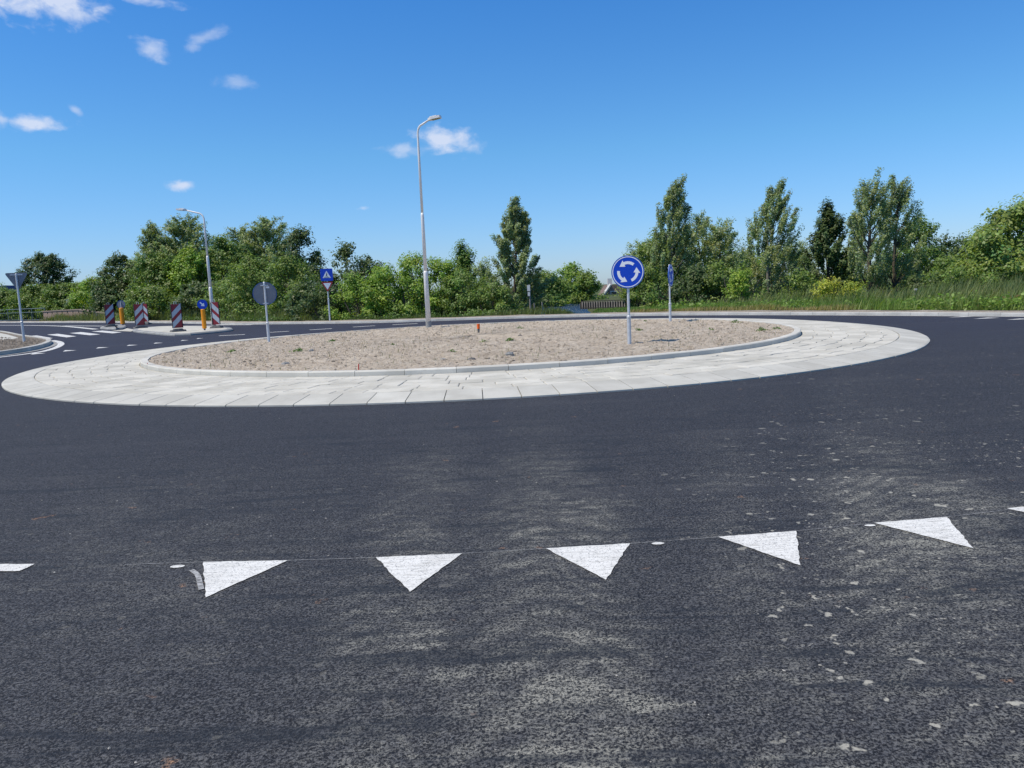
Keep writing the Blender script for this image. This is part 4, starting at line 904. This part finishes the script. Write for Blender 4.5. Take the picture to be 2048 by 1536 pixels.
# ------------------------------------------------------------------ orange marker posts with round signs
def marker_post(px, py, orange_top, sign_c, rpx, front, label, z):
    b = ground_at(px, py, z); sc = b[1]/FOCAL; o_ = empty('marker_post', (b[0], b[1], z)); tag(o_, label, 'marker post', 'orange marker posts on the splitter island')
    zo = (py-orange_top)*sc; zs = (py-sign_c)*sc; rw = 4.2*sc
    m_ = MB(); m_.tube([(0, 0, 0), (0, 0, .1)], [.05, .05], 10); m_.build('foot', A['rubber'], o_)
    m_ = MB(); m_.tube([(0, 0, .09), (0, 0, .12), (0, 0, zo-.03), (0, 0, zo)], [rw*.8, rw, rw, rw*.85], 16); m_.build('orange_tube', A['orange'], o_)
    m_ = MB(); m_.tube([(0, 0, zo), (0, 0, zs+rpx*sc*.7)], .03, 8); m_.build('sign_stalk', A['galv'], o_)
    hd = (-b[0]*.8, -b[1]) if front else (b[0]*.2+.3, b[1]); fr = face_frame((0, 0, zs), hd); fr = (fr[0]+fr[3]*.05, fr[1], fr[2], fr[3]); R_ = rpx*sc
    m_ = MB(); m_.plate(circ(R_, 32), fr, -.012, 0); m_.build('sign_plate', A['signback'], o_)
    m_ = MB(); ringmesh(m_, fr, R_*.97, R_*1.03, -.02, .004, 32); m_.build('rim', A['bluerim'], o_)
    m_ = MB(); m_.plate(circ(R_*.98, 32), fr, .0005, .002); m_.build('blue_face', A['signblue'], o_)
    P = np.array([(-.13, .62), (.13, .62), (.13, .0), (.42, .0), (0, -.62), (-.42, .0), (-.13, .0)]); a = math.radians(45); Rm = np.array([[math.cos(a), -math.sin(a)], [math.sin(a), math.cos(a)]]); P = P@Rm.T*R_
    m_ = MB(); m_.plate([tuple(q) for q in P[::-1]], fr, .001, .006); m_.build('arrow', A['signwhite'], o_)
marker_post(409.5, 660.5, 618.5, 609, 9.3, True, 'orange post carrying a blue sign with white arrow pointing down right', .11)
marker_post(246, 650.5, 616, 609, 7.6, False, 'orange post whose round sign shows its grey back', .11)

# ------------------------------------------------------------------ red and white striped beacons
def beacon(px, py, ptop, wpx, side, turn, label, z=.11):
    b = ground_at(px, py, z); sc = b[1]/FOCAL; o_ = empty('striped_beacon', (b[0], b[1], z)); tag(o_, label, 'traffic beacon', 'red and white striped beacons on the splitter island')
    Hh = (py-ptop)*sc; z0 = .20; W = wpx*sc/2; ang0 = math.atan2(-b[1], -b[0])+turn; hd = (math.cos(ang0), math.sin(ang0)); fr = face_frame((0, 0, 0), hd); phi = math.atan2(fr[1][1], fr[1][0])
    m_ = MB(); m_.box((0, 0, .05), (W*3.0, .42, .10), phi, .9); m_.box((0, 0, .13), (W*2.0, .28, .07), phi, .8); m_.build('base', A['rubber'], o_)
    m_ = MB(); m_.plate([(-W, z0), (W, z0), (W, Hh-.05), (W-.04, Hh), (-W+.04, Hh), (-W, Hh-.05)], fr, -.05, 0); m_.build('panel', A['beaconred'], o_)
    hgt = Hh-z0; sl = side*(2*W)*.95
    for k in range(2):
        c = z0+hgt*(.30+.42*k); d = hgt*.125
        m_ = MB(); P = [(-W*.96, c-sl/2-d), (W*.96, c+sl/2-d), (W*.96, c+sl/2+d), (-W*.96, c-sl/2+d)]; m_.plate(P, fr, .002, .006); m_.build('white_stripe', A['beaconwhite_shaded'], o_)
    m_ = MB(); e = fr[1]*W; m_.box(e*-1.04+np.array([0, 0, z0+hgt/2]), (.02, .06, hgt), phi); m_.box(e*1.04+np.array([0, 0, z0+hgt/2]), (.02, .06, hgt), phi); m_.build('edge_trim', A['signblack'], o_)
    m_ = MB(); a, c_ = e*-.35, e*.1; m_.tube([a+[0, 0, Hh-.02], a+[0, 0, Hh+.12], c_+[0, 0, Hh+.12], c_+[0, 0, Hh-.02]], .014, 6); m_.build('handle', A['galv'], o_)
beacon(222, 653.5, 609.5, 16, 1, .25, 'leftmost striped beacon on the island nose')
beacon(281, 656.5, 608.5, 17, 1, .35, 'front one of the paired striped beacons')
beacon(292, 648.5, 608, 14, -1, -.75, 'rear beacon of the pair with stripes falling to the right', .02)
beacon(356.5, 663.5, 608.5, 19, 1, .3, 'striped beacon left of the orange post with the arrow sign')
beacon(361, 652.5, 611.5, 9, -1, -.9, 'striped beacon almost hidden behind another near the arrow sign', .02)
beacon(433.5, 656.5, 604.5, 15, -1, -.45, 'rightmost striped beacon at the foot of the left street lamp')

# ------------------------------------------------------------------ street lamps
def street_lamp(px, py, z, H, steps, arm, hd, headlen, label, rs=(.098, .07, .05, .036), lookout=1.0):
    b = ground_at(px, py, z); o_ = empty('street_lamp', (b[0], b[1], z)); tag(o_, label, 'street lamp', 'street lamps of the roundabout')
    m_ = MB(); m_.tube([(0, 0, -.2), (0, 0, .26)], [rs[0]*1.15, rs[0]*1.12], 16); m_.build('collar', A['greykerb'], o_)
    m_ = MB(); m_.tube([(0, 0, .26), (0, 0, steps[0]-.04), (0, 0, steps[0]), (0, 0, steps[0]+.08)], [rs[0], rs[0]*.86, rs[0]*.84, rs[1]], 16); m_.build('lower_pole', A['lamp'], o_, True)
    m_ = MB(); m_.tube([(0, 0, steps[0]+.07), (0, 0, steps[1]), (0, 0, steps[1]+.1)], [rs[1], rs[1]*.9, rs[2]], 14); m_.build('middle_pole', A['lamp'], o_, True)
    h = np.array([hd[0], hd[1], 0.0]); h /= np.linalg.norm(h)
    m_ = MB(); pts = [(0, 0, steps[1]+.09), (0, 0, H*.8), (0, 0, arm[0])]; rad = [rs[2], rs[2]*.9, rs[3]*1.05]
    L, rise = arm[1], arm[2]; rc = min(L*.5, rise*.6)
    for k in range(1, 8):
        t = k/7; p = np.array([0, 0, arm[0]])*(1-t)**2+2*t*(1-t)*np.array([0, 0, arm[0]+rise*.62])+(np.array([0, 0, arm[0]+rise*.72])+h*L*.42)*t*t; pts.append(p); rad.append(rs[3])
    end = h*L+np.array([0, 0, arm[0]+rise]); pts.append(end); rad.append(rs[3]*.9); m_.tube(pts, rad, 12); m_.build('upper_pole', A['lamp'], o_, True)
    d = norm(end-np.asarray(pts[-2])); side = np.cross(np.array([0, 0, 1.0]), h); d2 = norm(h+np.array([0, 0, .12])); n_ = norm(np.cross(d2, side))
    if n_[2] < 0: n_ = -n_
    fr = (end, d2, side, n_); w = headlen*.30
    m_ = MB(); m_.plate([(-.04, -w*.4), (headlen*.2, -w), (headlen, -w*.9), (headlen*1.04, 0), (headlen, w*.9), (headlen*.2, w), (-.04, w*.4)], fr, -.035, .05); m_.plate([(headlen*.1, -w*.6), (headlen*.7, -w*.6), (headlen*.7, w*.6), (headlen*.1, w*.6)], fr, .05, .085)
    hdm = m_.build('lamp_head', A['lamp'], o_)
    m_ = MB(); m_.plate([(headlen*.25, -w*.75), (headlen*.92, -w*.7), (headlen*.92, w*.7), (headlen*.25, w*.75)], fr, -.045, -.036); m_.build('lens', A['glass'], hdm)
    return o_
street_lamp(857.5, 656, .2, 8.2, (2.12, 4.30), (7.28, .50, .52), (1.0, -.28), .45, 'tall street lamp on the central island with arm to the right')
bl = ground_at(428, 656, .11)
street_lamp(428, 656, .11, 7.0, (2.2, 3.9), (5.95, 1.0, .58), (-1, .1), .5, 'street lamp at the left arm with its arm reaching left', rs=(.105, .08, .055, .04))

# ------------------------------------------------------------------ stakes on the soil
def stake(px, py, H, w, m, label, cap=None, lean=.0):
    b = ground_at(px, py, .2); o_ = empty('stake', (b[0], b[1], .18)); tag(o_, label, 'stake', 'survey stakes on the central island')
    m_ = MB(); m_.tube([(0, 0, -.05), (lean, 0, H)], w, 6); m_.build('rod', A[m], o_)
    if cap: m_ = MB(); m_.tube([(lean*.6, 0, H*.55), (lean, 0, H+.005)], w*1.35, 8); m_.build('tape', A[cap], o_)
stake(957.5, 667.5, .33, .035, 'rubber', 'dark stake with a bright orange top on the far part of the soil', 'fluoro')
stake(717, 739.5, .13, .012, 'redstake', 'short red stake at the near kerb of the soil', None, .01)
stake(295, 729, .06, .008, 'redstake', 'tiny red peg at the left tip of the inner kerb', None)

# ------------------------------------------------------------------ railing and brick parapet at the left
def wpt(px, Y, z=0): p = at(px, 600, Y); return np.array([p[0], Y, z])
pa, pb = wpt(-70, 128), wpt(87, 106); n_ = 24
o_ = empty('bridge_railing', tuple((pa+pb)/2*np.array([1, 1, 0]))); tag(o_, 'grey metal bridge railing with upright bars at the far left', 'railing'); loc0 = np.array(o_.location)
hr = 1.68
def q_(t, z): p = pa+(pb-pa)*t; return np.array([p[0], p[1], z])-loc0
for z_, rr_ in ((hr, .05), (hr*.70, .04), (.12, .04)): m_ = MB(); m_.tube([q_(0, z_), q_(1, z_)], rr_, 6); m_.build('rail', A['railgrey'], o_)
for k in range(8): m_ = MB(); m_.tube([q_(k/7, -.1), q_(k/7, hr+.05)], .055, 6); m_.build('post', A['railgrey'], o_)
for k in range(36): m_ = MB(); t = (k+.5)/36; m_.tube([q_(t, .12), q_(t, hr*.70)], .04, 5); m_.build('baluster', A['darkmetal'], o_)
pa, pb = wpt(86, 106), wpt(254, 80); mid = (pa+pb)/2; o_ = empty('brick_parapet', (mid[0], mid[1], 0)); tag(o_, 'long low brown brick parapet wall curving down behind the beacons', 'wall')
ang = math.atan2(pb[1]-pa[1], pb[0]-pa[0]); Lw = np.linalg.norm(pb-pa); o_.rotation_euler = (0, 0, ang)
N_ = 14; m_ = MB(); hs2 = [1.14+.10*math.sin(math.pi*min(1, (k/N_)*1.25))-max(0, k/N_-.5)*1.45 for k in range(N_+1)]
vs = [];
for k in range(N_+1):
    x = -Lw/2+Lw*k/N_; vs += [(x, -.18, -.1), (x, .18, -.1), (x, .18, hs2[k]), (x, -.18, hs2[k])]
fs = [(k*4+j, k*4+(j+1) % 4, (k+1)*4+(j+1) % 4, (k+1)*4+j) for k in range(N_) for j in range(4)]+[(0, 1, 2, 3), (N_*4+3, N_*4+2, N_*4+1, N_*4)]
m_.add(vs, [f[::-1] for f in fs]); m_.build('wall', A['brick'], o_)
for k in range(N_):
    x0 = -Lw/2+Lw*k/N_+.02; x1 = x0+Lw/N_-.04; m_ = MB(); a, b2 = hs2[k], hs2[k+1]
    m_.add([(x0, -.26, a), (x1, -.26, b2), (x1, .26, b2), (x0, .26, a), (x0, -.26, a+.13), (x1, -.26, b2+.13), (x1, .26, b2+.13), (x0, .26, a+.13)], [(3, 2, 1, 0), (4, 5, 6, 7), (0, 1, 5, 4), (1, 2, 6, 5), (2, 3, 7, 6), (3, 0, 4, 7)]); m_.build('coping', A['cap'], o_)
    m_ = MB(); m_.box((x0, -.21, a-.16), (.12, .06, .30)); m_.build('drain_spout', A['darkmetal'], o_)
m_ = MB(); m_.box((-Lw*.235, -.2, .55), (.22, .04, .55)); m_.build('yellow_plate', A['yellow'], o_)
# blue flat building far left
p = at(5, 578, 165); o_ = empty('blue_shed', (p[0]-8, 165, 0)); tag(o_, 'dark blue flat-roofed shed peeking over the bushes at the left edge', 'building')
m_ = MB(); m_.box((0, 0, p[2]/2-.3), (22, 10, p[2]-.6)); m_.build('wall', A['bluesheet'], o_)
m_ = MB(); m_.box((0, 0, p[2]-.1), (24.6, 10.6, 1.3)); m_.build('roof', A['bluesheet'], o_)

# ------------------------------------------------------------------ canal side: posts, sheet-pile fence, house
def canal_post(px, ybase, ytop, Y, w, label, boxes):
    p = at(px, ybase, Y); zt = at(px, ytop, Y)[2]; o_ = empty('canal_post', (p[0], Y, -.06)); tag(o_, label, 'post', 'posts beside the canal')
    m_ = MB(); m_.tube([(0, 0, -.2), (0, 0, zt+.06)], w, 8); m_.build('pole', A['wood'], o_)
    for a, b2, ww in boxes: m_ = MB(); z0, z1 = at(px, b2, Y)[2]+.06, at(px, a, Y)[2]+.06; m_.box((-.06, -.08, (z0+z1)/2), (ww, .12, z1-z0)); m_.build('box', A['render'], o_)
canal_post(1061, 622, 569, 46.2, .055, 'tall pale post with two small boxes left of the canal', ((570, 582, .17), (584, 592, .13)))
canal_post(1085, 624, 604, 46.5, .045, 'short pale post beside the canal', ())
canal_post(1069, 622, 606, 46.6, .04, 'short brown post just right of the tall canal post', ())
canal_post(1831.5, 592, 579, 38, .05, 'little post with a white top in the reeds under the forked poplar', ((577, 580.5, .1),))
pa, pb = wpt(1162, 55), wpt(1262, 52.5); o_ = empty('quay_fence', (pa[0], pa[1], 0)); tag(o_, 'weathered wooden quay fence of broad upright boards beside the canal', 'fence'); loc0 = np.array([pa[0], pa[1], 0])
zt = at(1205, 602.0, 54)[2]; zb = -.07; nb_ = 20
for k in range(nb_):
    p = pa+(pb-pa)*(k+.5)/nb_-loc0; m_ = MB(); m_.box((p[0], p[1]-.03, (zt+zb)/2), (.092, .04, zt-zb), math.atan2((pb-pa)[1], (pb-pa)[0])); m_.build('board', A['wood'], o_)
for z_, hh in ((zt+.02, .05), (zb+.05, .05)): m_ = MB(); c_ = (pa+pb)/2-loc0; m_.box((c_[0], c_[1]+.02, z_), (np.linalg.norm(pb-pa), .12, hh), math.atan2((pb-pa)[1], (pb-pa)[0])); m_.build('rail', A['darkwood'], o_)
m_ = MB(); c_ = (pa+pb)/2-loc0; m_.box((c_[0], c_[1]+.22, (zt+zb)/2-.05), (np.linalg.norm(pb-pa), .2, zt-zb-.04), math.atan2((pb-pa)[1], (pb-pa)[0])); m_.build('backing', A['darkwood'], o_)
# house
Yh = 120; p = at(1228, 606, Yh); sc = Yh/FOCAL; o_ = empty('house', (p[0], Yh, -.06)); tag(o_, 'distant house with steep tiled roof and white gable edge behind the quay fence', 'house')
ze = at(1228, 598, Yh)[2]+.06; zr = at(1228, 569, Yh)[2]+.06; Wh = 30*sc
m_ = MB(); m_.box((0, 2, ze/2), (Wh*2*.92, 7, ze)); m_.build('wall', A['housebrick'], o_)
m_ = MB(); pr = [(-Wh, ze), (-Wh*.3, zr), (Wh*1.25, zr-.5), (Wh*1.25, ze-.4)]
m_.add([(x, -1.7+(0 if i > 1 else 0), z) for i, (x, z) in enumerate(pr)]+[(x, 5.6, z) for x, z in pr], [(3, 2, 1, 0), (4, 5, 6, 7), (0, 1, 5, 4), (1, 2, 6, 5), (2, 3, 7, 6), (3, 0, 4, 7)]); rf = m_.build('roof', A['roof'], o_)
m_ = MB(); m_.tube([(-Wh*1.05, -1.85, ze-.1), (-Wh*.3, -1.85, zr+.05)], .22, 4); m_.build('verge_board', A['render'], rf)
m_ = MB(); m_.box((-Wh*.25, 0, zr+.35), (.7, .7, 1.2)); m_.build('chimney', A['render'], rf)
m_ = MB(); m_.box((-Wh*.1, -1.76, (ze+zr)/2-.3), (1.0, .1, .9)); w_ = m_.build('window', A['render'], o_)
m_ = MB(); m_.box((-Wh*.1, -1.84, (ze+zr)/2-.3), (.8, .06, .7)); m_.build('pane', A['window'], w_)
# heap of dug brush at the right edge
p = ground_at(2056, 611, .1); r = np.random.RandomState(77); n = 700; o_ = empty('brush_heap', (p[0], p[1]+.5, .1)); tag(o_, 'reddish-brown heap of dug earth at the right edge of the verge', 'heap')
P = np.stack([r.normal(size=n)*.75, r.normal(size=n)*.4, np.zeros(n)], 1); P[:, 2] = .38*np.exp(-(P[:, 0]/.8)**2)*r.rand(n)
quads('earth', rocks(P, .04+.09*r.rand(n), 9), A['brush'], parent=o_, n=3)
